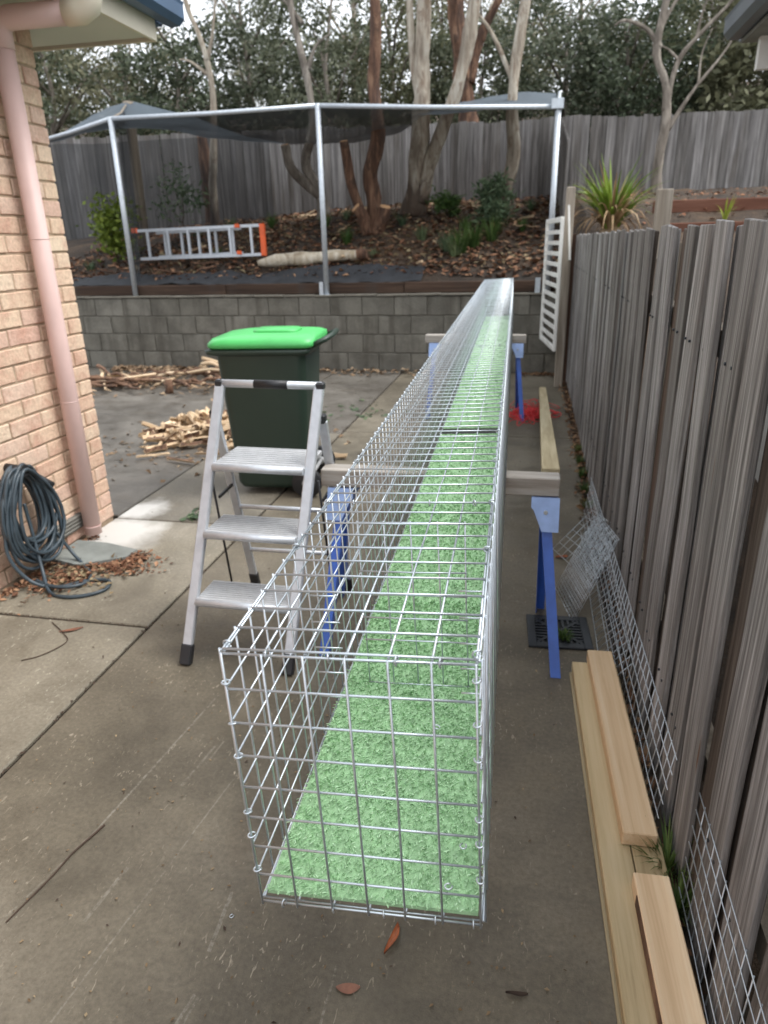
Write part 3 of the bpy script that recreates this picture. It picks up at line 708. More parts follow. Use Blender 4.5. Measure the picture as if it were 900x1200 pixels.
for x, yy in lr:
    o = link('wire_ring', rg, None, cage.matrix_basis @ Vector((x, yy, .024)), (.15, .1, rc.uniform(0, 6)))
    tag(o, 'tiny loose wire ring dropped on the green turf inside the mesh tunnel', 'ring', 'loose rings on the turf')
o = link('wire_ring', rg, None, (-.66, 1.16, .003), (0, 0, 1)); tag(o, 'tiny loose wire ring lying on the bare concrete driveway', 'ring')

# ------------------------------------------------------------------ sawhorses
def sawhorse(label, yc, xl, xr, ztop, spread, plank):
    t = thing('sawhorse', label, 'sawhorse', (0, yc, 0), 0, None)
    b = MB(); b.box(((plank[0] + plank[1]) / 2, 0, ztop - .036), (plank[1] - plank[0], .085, .072)); b.build('beam', M['old_plank'], t, bevel=.004)
    for x, sx in ((xl, -1), (xr, 1)):
        for sy in (-1, 1):
            b = MB(); fx = x + {(1, -1): .07, (-1, -1): -.04, (1, 1): .015, (-1, 1): -.11}[(sx, sy)]; foot = Vector((fx, sy * spread, .002)); top = Vector((x, sy * .048, ztop - .13))
            d = (top - foot); u = Vector((1, 0, 0)); v = d.normalized().cross(u).normalized()
            for (ou, ow, wd, hg) in ((0, 0, .038, .003), (-.0175 * sx, .019 * -sy, .003, .040)):
                off = u * ou + v * ow * (1 if sy > 0 else 1)
                b.bar(foot + off, top + off, hg, wd, hint=(1, 0, 0)) if False else b.box((foot + top) / 2 + off, (wd, hg, d.length), Matrix((u, v, d.normalized())).transposed())
            b.build('leg', M['blue'], t)
            b = MB(); z1 = ztop - .075; z0 = ztop - .195; yy0 = sy * .050; yy1 = sy * (.052 + .03)
            pts = [(-.055 * sx, z1 + .002), (.05 * sx, z1 + .002), (.05 * sx, z0), (-.012 * sx, z0), (-.045 * sx, z1 - .045), (-.055 * sx, z1 - .035)]
            n = len(pts); th = .003
            def yy(z): return sy * (.050 + (z1 - z) / (z1 - z0) * .045)
            vs = [(x + a, yy(z) + k * th * sy, z) for k in (0, 1) for a, z in pts]
            b.add(vs, [tuple(range(n)), tuple(range(2 * n - 1, n - 1, -1))] + [(i, i + n, (i + 1) % n + n, (i + 1) % n) for i in range(n)])
            br = b.build('bracket', M['blue_pale'], t)
            b = MB(); zc = (z1 + z0) / 2 + .01; b.tube([(x, yy(zc) + .002 * sy, zc), (x, yy(zc) + .009 * sy, zc)], .008, 10); b.build('bolt', M['galv_pole'], br)
    return t
sawhorse('blue steel sawhorse beside the stepladder, standing over the drain grate', 2.61, -.72, .09, .726, .27, (-.80, .137))
sawhorse('blue steel sawhorse with its foot by the red netting', 6.68, -.88, -.11, .752, .25, (-.97, -.04))

# ------------------------------------------------------------------ step ladder
sl_ = thing('step_ladder', 'three tread aluminium stepladder standing in front of the green lidded bin', 'stepladder', (-1.07, 2.2, 0))
FO = Vector((-1.07, 2.2, 0))
def lerp(a, b_, t_): return Vector(a).lerp(Vector(b_), t_)
FL0, FL1 = Vector((-1.292, 2.2, .03)), Vector((-1.205, 2.60, 1.06)); FR0, FR1 = Vector((-.862, 2.2, .03)), Vector((-.795, 2.60, 1.055))
def lp(b, name, mat, parent=sl_, bevel=0):
    o = b.build(name, mat, parent, bevel=bevel)
    o.matrix_parent_inverse = Matrix.Translation(-FO) if parent is sl_ else Matrix.Identity(4); return o
for p, q in ((FL0, FL1), (FR0, FR1)):
    b = MB(); b.bar(p, q, .040, .026, hint=(0, 1, 0)); st = lp(b, 'stile', M['alu'], bevel=.004)
    b = MB(); d = (q - p).normalized(); b.bar(p - d * .03, p + d * .055, .047, .034, hint=(0, 1, 0)); b.build('foot', M['black_plastic'], st, bevel=.005)
b = MB(); b.tube([FL1 + Vector((-.012, 0, 0)), FR1 + Vector((.012, 0, 0))], .0155, 14); hd = lp(b, 'top_rail', M['alu'])
b = MB(); b.tube([lerp(FL1, FR1, .35), lerp(FL1, FR1, .69)], .0175, 14); b.build('grip', M['black_plastic'], hd)
for p, s_ in ((FL1, -1), (FR1, 1)):
    b = MB(); b.box(p + Vector((s_ * .004, 0, 0)), (.034, .036, .030)); b.build('corner_cap', M['black_plastic'], hd, bevel=.006)
RL0, RR0 = Vector((-1.272, 2.90, .03)), Vector((-.80, 2.92, .03)); RL1, RR1 = Vector((-1.235, 2.58, .93)), Vector((-.785, 2.585, .92))
for p, q in ((RL0, RL1), (RR0, RR1)):
    b = MB(); b.bar(p, q, .036, .020, hint=(0, 1, 0)); st = lp(b, 'rear_leg', M['alu'], bevel=.003)
    b = MB(); d = (q - p).normalized(); b.bar(p - d * .03, p + d * .05, .043, .03, hint=(0, 1, 0)); b.build('foot', M['black_plastic'], st, bevel=.005)
    b = MB(); b.box(q + Vector((0, -.004, .01)), (.03, .04, .035)); b.build('pivot', M['black_plastic'], st, bevel=.005)
for t_ in (.22, .50):
    b = MB(); b.tube([lerp(RL0, RL1, t_), lerp(RR0, RR1, t_)], .010, 10); lp(b, 'rear_rung', M['alu'])
for t_, dep in ((.215, .17), (.46, .19), (.705, .25)):
    a, c = lerp(FL0, FL1, t_), lerp(FR0, FR1, t_); w_ = c - a; u = w_.normalized(); f_ = Vector((-u.y, u.x, 0))
    ctr = (a + c) / 2 + f_ * (dep / 2 - .02); mt = Matrix((u, f_, Vector((0, 0, 1)))).transposed()
    b = MB(); b.box(ctr, (w_.length - .035, dep, .022), mt); tr = lp(b, 'tread', M['alu_dull'], bevel=.004)
    for k in range(9):
        b = MB(); b.box(ctr + f_ * (-dep / 2 + .02 + (dep - .04) * k / 8) + Vector((0, 0, .0125)), (w_.length - .05, .006, .003), mt); b.build('grip_ridge', M['alu_dull'], tr)
    b = MB(); b.tube([a + f_ * -.022 + u * .02 + Vector((0, 0, -.004)), c + f_ * -.022 - u * .02 + Vector((0, 0, -.004))], .016, 12); b.build('nosing', M['alu'], tr)
for a, c in (((-1.232, 2.48, .70), (-1.262, 2.62, .16)), ((-.79, 2.50, .70), (-.80, 2.64, .18))):
    b = MB(); b.tube([a, c], .005, 8); b.bar((a[0], a[1] + .05, .60), (a[0] - .01, a[1] + .21, .60), .008, .012); lp(b, 'stay', M['black_plastic'])

# ------------------------------------------------------------------ wheelie bin
binT = thing('wheelie_bin', 'dark green wheelie bin with bright green lid behind the stepladder', 'bin', (-1.66, 4.42, 0), R(6))
def ring_rect(x0, x1, y0, y1, z, r, n=5):
    pts = []
    for cx, cy, a0 in ((x1 - r, y1 - r, 0), (x0 + r, y1 - r, 90), (x0 + r, y0 + r, 180), (x1 - r, y0 + r, 270)):
        for k in range(n): a = R(a0 + 90 * k / (n - 1)); pts.append((cx + r * math.cos(a), cy + r * math.sin(a), z))
    return pts
def loft(b, rings, mi=0, cap=(True, True)):
    n = len(rings[0]); vs = [p for r_ in rings for p in r_]
    fs = [(i * n + j, i * n + (j + 1) % n, (i + 1) * n + (j + 1) % n, (i + 1) * n + j) for i in range(len(rings) - 1) for j in range(n)]
    if cap[0]: fs.append(tuple(range(n - 1, -1, -1)))
    if cap[1]: fs.append(tuple((len(rings) - 1) * n + j for j in range(n)))
    b.add(vs, fs, mi, True)
b = MB(); loft(b, [ring_rect(-.235, .20, -.22, .22, .05, .06), ring_rect(-.25, .225, -.23, .23, .08, .06), ring_rect(-.262, .245, -.245, .245, .32, .06), ring_rect(-.30, .275, -.28, .28, .955, .055)], cap=(True, False))
body = b.build('body', M['bin'], binT)
b = MB(); loft(b, [ring_rect(-.302, .278, -.282, .282, .93, .055), ring_rect(-.355, .30, -.30, .30, .938, .05), ring_rect(-.365, .305, -.305, .305, .965, .05), ring_rect(-.33, .285, -.285, .285, .972, .05)], cap=(False, True)); b.build('rim', M['bin'], body)
b = MB(); loft(b, [ring_rect(-.335, .315, -.30, .30, .976, .06), ring_rect(-.345, .33, -.31, .31, .985, .07), ring_rect(-.345, .33, -.31, .31, 1.005, .07), ring_rect(-.325, .335, -.29, .29, 1.03, .09), ring_rect(-.24, .32, -.24, .24, 1.046, .12), ring_rect(-.16, .30, -.19, .19, 1.052, .12)])
lid = b.build('lid', M['lid'], binT)
b = MB(); loft(b, [ring_rect(-.10, .20, -.12, .12, 1.05, .05), ring_rect(-.085, .18, -.105, .105, 1.068, .05)]); b.build('lid_panel', M['lid'], lid)
b = MB(); b.box((-.352, 0, 1.0), (.03, .20, .022)); b.build('lid_grip', M['lid'], lid, bevel=.006)
b = MB(); b.tube([(.31, -.24, .985), (.395, -.24, 1.02), (.41, 0, 1.025), (.395, .24, 1.02), (.31, .24, .985)], .017, 10); b.build('handle', M['bin'], body)
for s_ in (-1, 1):
    b = MB(); b.lathe([(.0, -.02), (.095, -.024), (.1, -.018), (.1, .018), (.095, .024), (0, .02)], (.235, s_ * .265, .1), 24, 0, 'Y'); wh = b.build('wheel', M['black_plastic'], binT)
    b = MB(); b.lathe([(0, -.03), (.03, -.028), (.03, .028), (0, .03)], (.235, s_ * .265, .1), 12, 0, 'Y'); b.build('hub', M['alu_dull'], wh)
b = MB(); b.tube([(.235, -.25, .1), (.235, .25, .1)], .012, 10); b.build('axle', M['alu_dull'], binT)

# ------------------------------------------------------------------ garden hose on the wall
hose = thing('garden_hose', 'dark grey garden hose coiled on the brick wall with a loop on the ground', 'hose', (-2.4, 2.8, 0))
rh = random.Random(4); b = MB(); HR = .009
def hp(b_, name, mat): o = b_.build(name, mat, hose); o.matrix_parent_inverse = Matrix.Translation((2.4, -2.8, 0)); return o
for k in range(17):
    cy, cz = 2.84 + rh.uniform(-.02, .02), .35 + rh.uniform(-.02, .012); ry, rz = rh.uniform(.10, .165), rh.uniform(.185, .25); xo = -2.478 + .0045 * k + rh.uniform(0, .018)
    tilt = rh.uniform(-.14, .14); ph = rh.uniform(0, 6); pts = []
    for i in range(40):
        a = 2 * math.pi * i / 40; yy = math.cos(a) * ry * (1 - .28 * math.sin(a)) ; zz = math.sin(a) * rz
        if zz > .12: yy *= .9
        yy += tilt * zz + .012 * math.sin(2 * a + ph)
        zz2 = cz + zz + .23 - rz
        pts.append((xo + .022 * (1 - math.sin(a)) * rh.uniform(.6, 1.0) * .8, cy + yy, zz2))
    # ease the loop with a running mean
    q = [sum((Vector(pts[(i + d) % 40]) for d in (-1, 0, 1)), Vector()) / 3 for i in range(40)]
    b.tube(q, HR, 8, closed=True)
coil = hp(b, 'coil', M['hose'])
def smooth(pts, n=10):
    P_ = [Vector(p) for p in pts]; out = []
    for i in range(len(P_) - 1):
        p0, p1, p2, p3 = P_[max(i - 1, 0)], P_[i], P_[i + 1], P_[min(i + 2, len(P_) - 1)]
        for k in range(n):
            t_ = k / n; out.append(.5 * ((2 * p1) + (p2 - p0) * t_ + (2 * p0 - 5 * p1 + 4 * p2 - p3) * t_ ** 2 + (3 * p1 - p0 - 3 * p2 + p3) * t_ ** 3))
    return out + [P_[-1]]
b = MB(); b.tube(smooth([(-2.43, 2.72, .42), (-2.42, 2.64, .22), (-2.36, 2.66, .07), (-2.25, 2.70, .012), (-2.12, 2.80, .010), (-2.02, 2.81, .010), (-1.985, 2.73, .010), (-2.03, 2.66, .010), (-2.13, 2.62, .010), (-2.24, 2.65, .012), (-2.33, 2.74, .07), (-2.39, 2.80, .22), (-2.42, 2.82, .40)], 12), HR, 10); hp(b, 'ground_loop', M['hose'])
b = MB(); b.tube(smooth([(-2.40, 2.98, .18), (-2.34, 2.99, .07), (-2.25, 2.95, .012), (-2.17, 2.88, .010), (-2.12, 2.78, .012), (-2.16, 2.70, .022), (-2.25, 2.68, .028), (-2.36, 2.72, .03)], 12), HR, 10); hp(b, 'hose_tail', M['hose'])
b = MB(); b.tube(smooth([(-2.445, 2.97, .2), (-2.43, 2.99, .12), (-2.42, 2.92, .07), (-2.43, 2.85, .1)], 10), HR, 10); hp(b, 'short_bight', M['hose'])
b = MB(); b.tube([(-2.50, 2.85, .575), (-2.40, 2.85, .565)], .022, 12); b.tube([(-2.40, 2.85, .565), (-2.395, 2.85, .565)], .03, 12); b.tube([(-2.43, 2.94, .52), (-2.40, 2.985, .46), (-2.385, 3.005, .435)], [.012, .017, .019], 12); hp(b, 'hose_hanger', M['black_plastic'])

sb = thing('stone_slab', 'thin grey slab lying among dead leaves at the downpipe foot', 'slab', (-2.28, 3.1, 0))
o = poly_sheet('slab_body', [(-2.47, 2.98), (-2.28, 2.93), (-2.07, 3.06), (-2.06, 3.16), (-2.28, 3.22), (-2.47, 3.23)], .026, M['slab'], sb, .022); o.matrix_parent_inverse = Matrix.Translation((2.28, -3.1, 0))

# ------------------------------------------------------------------ drain grate
gr = thing('drain_grate', 'square black drain grate with radiating slots under the sawhorse leg', 'grate', (.18, 2.68, 0), R(3))
b = MB()
for s_ in (-1, 1):
    b.box((s_ * .113, 0, .006), (.034, .26, .012)); b.box((0, s_ * .113, .006), (.192, .034, .012))
b.build('frame', M['iron'], gr, bevel=.002)
b = MB(); b.box((0, 0, .001), (.19, .19, .002)); b.build('pit_shade_sheet', M['gap_shade'], gr)  # flat black sheet, painted shade for the unlit hole below the bars
for a in range(4):
    ca, sa = math.cos(a * math.pi / 2), math.sin(a * math.pi / 2); mt = Matrix.Rotation(a * math.pi / 2, 3, 'Z')
    for k in range(-3, 4):
        x = k * .023; y0 = abs(x) + .012; b = MB(); ctr = mt @ Vector((x, (y0 + .096) / 2, .006)); b.box(ctr, (.010, .096 - y0, .008), mt); b.build('bar', M['iron'], gr)
b = MB()
for a in (45, -45): b.box((0, 0, .0065), (.26, .014, .007), Matrix.Rotation(R(a), 3, 'Z'))
b.build('cross_bar', M['iron'], gr)

# ------------------------------------------------------------------ timber offcuts and the long post
def timber(name, label, x0, x1, y0, y1, z0, z1, rz, mat, group=None):
    o = MB(); o.box((0, 0, 0), (x1 - x0, y1 - y0, z1 - z0)); q = o.build(name, mat, None, ((x0 + x1) / 2, (y0 + y1) / 2, (z0 + z1) / 2), (0, 0, rz), bevel=.003); tag(q, label, 'timber'); return q
timber('timber_board', 'long treated pine board lying on the driveway side of the offcut stack', .248, .330, .74, 2.40, .012, .046, R(1.9), M['treated'])
timber('timber_board', 'thin treated pine board peeping out under the driveway side board', .240, .322, .74, 2.38, .000, .0115, R(1.95), M['old_pine'])
timber('timber_board', 'long treated pine board lying next to the fence under the offcuts', .333, .412, .74, 2.41, .001, .0455, R(1.9), M['treated'])
timber('timber_offcut', 'fresh orange pine block lying on the boards near the drain grate', .292, .382, 1.52, 2.42, .047, .092, R(2.1), M['pine'])
oc = thing('timber_offcut', 'pale pine block with a bark edge lying on the boards beside the grass tuft', 'timber', (.373, 1.07, .0695), R(2.0))
b = MB(); b.box((0, 0, 0), (.086, .65, .045)); b.build('sawn_block', M['pine'], oc, bevel=.003)
b = MB(); b.box((-.0435, -.02, .003), (.004, .56, .032)); b.build('bark_edge', M['bark_piece'], oc, bevel=.0015)
b = MB(); p0, p1 = Vector((.105, 2.70, .70)), Vector((.155, 7.75, .04)); d = p1 - p0
b.box((0, 0, 0), (.07, d.length, .05)); o = b.build('timber_post', M['old_pine'], None, (p0 + p1) / 2, bevel=.003)
o.rotation_euler = d.to_track_quat('Y', 'Z').to_euler(); tag(o, 'long treated pine post sloping from the sawhorse beam down to the concrete', 'timber')

# ------------------------------------------------------------------ loose mesh panels
def loose_panel(label, o0, uvec, vvec, nu, nv, over_u=.03, group=None):
    t = thing('mesh_panel', label, 'mesh panel', o0, 0, group); b = MB(); u = Vector(uvec).normalized(); v = Vector(vvec).normalized(); n_ = u.cross(v).normalized() * WR
    for i in range(nu + 1): wire(b, u * (i * P) + n_, u * (i * P) + v * (nv * P) + n_, 2, .001)
    for j in range(nv + 1): wire(b, v * (j * P) - n_ - u * over_u, v * (j * P) - n_ + u * (nu * P + over_u), max(2, nu // 3), .0015)
    b.build('wires', M['galv'], t); return t
loose_panel('long wire mesh panel leaning on the fence behind the pine offcuts', (.405, 1.62, .035), (-.055, 2.36, .005), (.03, .005, .25), 46, 5)
loose_panel('wire mesh panel leaning on the fence beyond the bark edged block', (.430, .46, .05), (.006, 1, .0), (.012, 0, .4), 18, 6, .045)
loose_panel('wire mesh panel lying low behind the long leaning mesh panel', (.33, 2.3, .012), (.0, 1.0, .02), (.10, 0, .12), 28, 3)
for k in range(3):
    loose_panel('small wire mesh end panel in the leaning bundle beside the drain grate', (.178 + .012 * k, 3.09 + .012 * k, .004), (.20, -.97 + .01 * k, .0), (.16, .17 + .01 * k, .28), 6, 8, .002, 'leaning bundle of small mesh panels')
loose_panel('narrow wire mesh offcut lying flat beyond the bundle of small panels', (.175, 3.52, .02), (.40, -.9, .0), (.33, .22, .30), 4, 6, .002)

# ------------------------------------------------------------------ red netting
rn = random.Random(9); b = MB()
for k in range(34):
    cx, cy = .03 + rn.gauss(0, .08), 6.62 + rn.gauss(0, .15); pts = []; r0 = rn.uniform(.05, .16); a0 = rn.uniform(0, 6)
    for i in range(16): a = a0 + i * .42; r_ = r0 * (1 + .3 * math.sin(i * 1.3 + k)); pts.append((cx + math.cos(a) * r_, cy + math.sin(a) * r_ * .9, .008 + .09 * abs(math.sin(i * .7 + k)) * max(0, 1 - r_ * 4)))
    b.tube(smooth(pts, 3), .003, 5)
tag(b.build('red_netting', M['red_net']), 'tangled red netting lying by the far sawhorse foot', 'netting')

# ------------------------------------------------------------------ firewood heap and debris
def split_mesh(seed):
    r_ = random.Random(seed); b = MB(); L = r_.uniform(.17, .36); k = 3 if seed % 2 else 4; rad = r_.uniform(.014, .030); vs = []
    n = 4
    for i in range(n + 1):
        x = -L / 2 + L * i / n
        for j in range(k): a = 6.283 * j / k + .2 * i * r_.uniform(-1, 1) * .4; q = rad * r_.uniform(.8, 1.25); vs.append((x + (r_.uniform(-.02, .02) if i in (0, n) else 0), math.cos(a) * q * 1.2, math.sin(a) * q))
    for i in range(n):
        for j in range(k): b.add([], []); b.f.append((i * k + j, (i + 1) * k + j, (i + 1) * k + (j + 1) % k, i * k + (j + 1) % k)); b.m.append(1 if j == 0 else 0); b.sm.append(False)
    b.v = vs; b.f += [tuple(range(k)), tuple(range(n * k + k - 1, n * k - 1, -1))]; b.m += [0, 0]; b.sm += [False, False]
    return b.mesh('split', [M['split'], M['bark_piece']], bevel=.003)
sm = [split_mesh(s) for s in range(9)]; rw_ = random.Random(14)
lab = 'pale split stick of firewood in the heap beside the bin'
for k in range(190):
    u, v = rw_.gauss(0, .5), rw_.gauss(0, .5); r2 = u * u + v * v
    if r2 > 1.3: u, v = u * .6, v * .6; r2 *= .36
    x, y = -2.78 + u * .60, 5.62 + v * .52; z = .022 + max(0, .14 * (1 - r2)) * rw_.random()
    o = link('firewood', rw_.choice(sm), None, (x, y, z), (rw_.uniform(0, 6), rw_.gauss(0, .22), rw_.uniform(0, 6)), (.85, .75, .75)); tag(o, lab, 'firewood', 'firewood in the heap')
for (x, y, s_, a) in ((-2.36, 5.0, 1.9, .1), (-2.9, 4.88, 1.1, .5), (-2.62, 4.78, 1.2, 2.9), (-2.2, 5.3, .8, 1.2), (-1.45, 5.05, .6, .05)):
    o = link('firewood', rw_.choice(sm), None, (x, y, .028), (.3, 0, a), (s_, .8, .8)); tag(o, 'stray split stick lying apart from the firewood heap', 'firewood', 'stray firewood sticks')
def stick_mesh(seed):
    r_ = random.Random(seed); b = MB(); L = r_.uniform(.4, 1.3); n = 7; r0 = r_.uniform(.010, .028); pts = []
    for i in range(n): pts.append((-L / 2 + L * i / (n - 1), r_.uniform(-.03, .03), r_.uniform(-.015, .015)))
    b.tube(smooth(pts, 3), [r0 * (1 - .5 * i / (3 * n)) for i in range(3 * (n - 1) + 1)], 6, wob=.3); return b.mesh('stick', [M['bark_piece'] if seed % 3 else M['split']])
sk = [stick_mesh(s) for s in range(8)]
for k in range(46):
    x = rw_.uniform(-5.4, -3.0); y = 8.35 + rw_.gauss(0, .28) - .75 * max(0, min(1, (-3.6 - x) / 1.3)); y = min(y, 8.85)
    o = link('branch_piece', rw_.choice(sk), None, (x, y, .03 + rw_.uniform(0, .09)), (rw_.uniform(0, 6), rw_.gauss(0, .06), rw_.gauss(0, .5))); tag(o, 'pale pruned branch in the debris lying along the block wall foot', 'branch', 'pruned branches by the wall')
b = MB(); b.tube([(0, 0, 0), (.01, 0, .08), (0, .01, .16)], [.05, .042, .045], 10, wob=.3); o = b.build('stump', M['bark_piece'], None, (-4.05, 7.35, .0)); tag(o, 'short reddish log end standing in the debris near the block wall', 'log')
for k in range(34):
    x = rw_.uniform(-6, .1); y = 9.7 + 3.4 * rw_.random() ** 1.3
    o = link('branch_piece', rw_.choice(sk), None, (x, y, terrain(x, y) + .03), (rw_.uniform(0, 6), rw_.gauss(0, .15), rw_.uniform(0, 6)), (.6, .7, .7)); tag(o, 'fallen branch lying in the leaf litter on the garden slope', 'branch', 'fallen branches on the slope')
# log lying on the slope
lg = thing('cut_log', 'pale peeled log lying behind the sleeper on the slope', 'log', (-3, 9.75, 1.36))
b = MB(); pts = [(-.72, -.12, -.02), (-.35, -.08, .02), (0, 0, .03), (.35, .06, .05), (.66, .10, .06)]; b.tube(smooth(pts, 4), [.04, .05, .07, .085, .08, .075, .08, .085, .08, .075, .078, .08, .075, .07, .072, .07, .066], 12, wob=.25); b.build('log_body', M['log_bark'], lg)
b = MB(); b.tube([(.62, .095, .058), (.70, .105, .062), (.76, .11, .066)], [.075, .085, .07], 10, wob=.5); b.build('bark_collar', M['trunk_red'], lg)

# ------------------------------------------------------------------ ladder lying on the slope
la = thing('extension_ladder', 'aluminium extension ladder with orange ends lying on edge on the slope', 'ladder', (-4.7, 10.0, 1.40))
def ladder_section(x0, x1, y, z0, z1, zo, nr):
    for k, (za, zb) in enumerate(((z0, z0 + zo), (z1, z1 + zo))):
        b = MB(); b.bar((x0, y, za), (x1, y, zb), .025, .042, hint=(0, 0, 1)); b.build('stile', M['alu'], la, bevel=.004)
    for i in range(nr):
        t_ = (i + .5) / nr; x = x0 + (x1 - x0) * t_; b = MB(); b.bar((x, y, z0 + zo * t_), (x, y, z1 + zo * t_), .034, .03, hint=(0, 1, 0)); b.build('rung', M['alu'], la)
ladder_section(-.95, .95, -.06, .02, .40, .03, 6)
ladder_section(-.72, .60, .06, .04, .37, .03, 5)
b = MB(); b.box((.96, -.06, .24), (.075, .05, .42)); b.build('end_cap', M['orange'], la, bevel=.006)
for zc in (.08, .43):
    b = MB(); b.box((.60, -.085, zc), (.07, .025, .05)); b.build('clip', M['orange'], la, bevel=.004)
b = MB(); b.box((-.985, -.06, .405), (.09, .045, .07)); b.build('end_cap', M['orange'], la, bevel=.008)

# ------------------------------------------------------------------ plants
def leaf_cloud(name, centres, per, spread, L, W, mat, seed, droop=.4, trunk=None):
    r_ = random.Random(seed); V = []; F = []
    for (cx, cy, cz, cr) in centres:
        for _ in range(per):
            x, y, z = cx + r_.gauss(0, cr), cy + r_.gauss(0, cr), cz + r_.gauss(0, cr * .75)
            d = Vector((r_.gauss(0, 1), r_.gauss(0, 1), r_.gauss(-droop, .7))).normalized(); u = d.cross(Vector((r_.gauss(0, 1), r_.gauss(0, 1), r_.gauss(0, 1)))).normalized()
            l = L * r_.uniform(.6, 1.3); w_ = W * r_.uniform(.6, 1.3); p = Vector((x, y, z)); i = len(V)
            V += [tuple(p), tuple(p + d * l * .5 + u * w_), tuple(p + d * l), tuple(p + d * l * .5 - u * w_)]; F.append((i, i + 1, i + 2, i + 3))
    me = bpy.data.meshes.new(name); me.from_pydata(V, [], F); me.materials.append(mat); me.update(); return me
def clumps(seed, n, rx, ry, rz, zc, cr, bias=0):
    r_ = random.Random(seed); out = []
    while len(out) < n:
        x, y, z = (r_.uniform(-1, 1) for _ in range(3)); q = x * x + y * y + z * z
        if q > 1 or q < bias * r_.random(): continue
        k = 1 + .25 * noise.noise((x * 2 + seed, y * 2, z * 2)); out.append((x * rx * k, y * ry * k, zc + z * rz * k, cr * r_.uniform(.6, 1.3)))
    return out
def limb_mesh(seed, h, r0, mat, lean=.2, n=5):
    r_ = random.Random(seed); b = MB(); pts = [(0, 0, -.3)]; x = y = 0
    for i in range(1, 7): x += r_.uniform(-lean, lean) * .4; y += r_.uniform(-lean, lean) * .4; pts.append((x, y, h * i / 6))
    b.tube(smooth(pts, 3), [r0 * (1 - .8 * i / 18) for i in range(19)], 8, wob=.2)
    for k in range(n):
        i = 2 + k % 4; p = Vector(pts[min(i, 6)]); a = r_.uniform(0, 6.28); q = p + Vector((math.cos(a), math.sin(a), 1.1)) * h * .17; q2 = q + Vector((math.cos(a + .4), math.sin(a + .4), .9)) * h * .13
        b.tube([p, q, q2], [r0 * .45, r0 * .3, r0 * .1], 6)
    return b.mesh('trunk', mat)
kinds = []
for s, (mat, tm, lab) in enumerate((('gum_dark', 'trunk_grey', 'dense dark green bush tree growing beyond the back paling fence'),
                                    ('gum', 'trunk_grey', 'mid green gum tree growing beyond the back paling fence'),
                                    ('gum_olive', 'trunk_grey', 'loose olive green wattle tree growing beyond the back paling fence'),
                                    ('gum', 'trunk_pale', 'sparse tall gum with pale trunk standing behind the bush trees'))):
    hgt = (5.0, 6.5, 5.5, 9.0)[s]; rad = (2.2, 2.4, 2.1, 2.4)[s]; zc = (2.6, 3.7, 3.0, 6.8)[s]; rz = (2.5, 2.9, 2.6, 2.6)[s]; n = (125, 85, 72, 46)[s]
    cr = leaf_cloud('crown', clumps(s + 3, n, rad, rad, rz, zc, .26), 62 if s < 3 else 55, 0, .19, .04, M[mat], s + 40, .5)
    kinds.append((cr, limb_mesh(s + 70, hgt, (.11, .12, .10, .14)[s], M[tm], .5), lab))
rt_ = random.Random(33)
MARKS = [(-7.5, 'brick house corner'), (-6.6, 'leaning timber shade post'), (-5.7, 'slim pale gum'), (-3.6, 'crooked slender gum'), (-2.4, 'red brown peeling gum'), (-1.5, 'pale twin stemmed gum'), (-.4, 'pale slanting gum'), (.75, 'agapanthus clump'), (1.75, 'bare leafless tree'), (3.7, 'broad leaved shrub'), (5.2, 'neighbouring house')]
def bush_tree(kind, x, y, sc):
    cr, tk, lab = kinds[kind]; mk = min(MARKS, key=lambda m_: abs(m_[0] - x * 12.5 / y))[1]
    lab = ('dense dark green bush tree', 'mid green gum tree', 'loose olive green wattle', 'sparse tall pale trunked gum')[kind] + (' close behind the back fence beyond the ' if y < 19 else ' up the hill behind the ' if y < 26 else ' on the hill crest behind the ') + mk
    t = thing('bush_tree', lab, 'tree', (x, y, terrain(x, y) - .1), rt_.uniform(0, 6.28), ('dark bush trees', 'green gum trees', 'olive wattle trees', 'tall sparse gums')[kind] + ' beyond the fence'); t.scale = (sc, sc, sc * rt_.uniform(.9, 1.1))
    link('trunk', tk, t); link('crown', cr, t)
row = [(-13.5, 17.2, 0, .85), (-11.5, 16.6, 1, .75), (-9.6, 17.4, 2, .8), (-7.9, 16.6, 0, .72), (-6.2, 17.5, 0, .78), (-4.6, 16.7, 1, .62), (-3.0, 17.6, 0, .72), (-1.4, 16.9, 0, .6), (.3, 17.3, 0, .72), (1.9, 16.6, 0, .66), (3.3, 17.2, 2, .72), (4.8, 16.5, 1, .75), (6.6, 17.5, 0, .8), (8.6, 17, 1, .9),
       (-16, 21, 1, 1), (-12.8, 21.5, 0, .8), (-10.2, 21, 2, .62), (-7.6, 22, 1, .62), (-5.2, 21.5, 2, .8), (-2.6, 22, 1, .8), (-.2, 21.5, 2, .8), (2.0, 22, 0, .8), (4.2, 21.4, 2, 1.0), (6.5, 22, 1, 1.1), (9.2, 21, 0, 1.1),
       (-19, 28, 1, 1.1), (-15, 28, 2, .5), (-11, 28.5, 1, .5), (-7.2, 28, 2, .6), (-4.2, 27.5, 3, .8), (-.8, 28, 1, .7), (2.6, 28.5, 2, .6), (5.6, 28, 1, .95), (9.5, 28, 2, 1.2),
       (-9.2, 24.5, 3, .7), (-5.9, 25, 3, 1.0), (-2.2, 24, 3, .9), (1.0, 25, 3, .8), (7.5, 25, 3, 1.0)]
for x, y, k, s_ in row: bush_tree(k, x, y, s_ * (1 if y < 19 else .86))

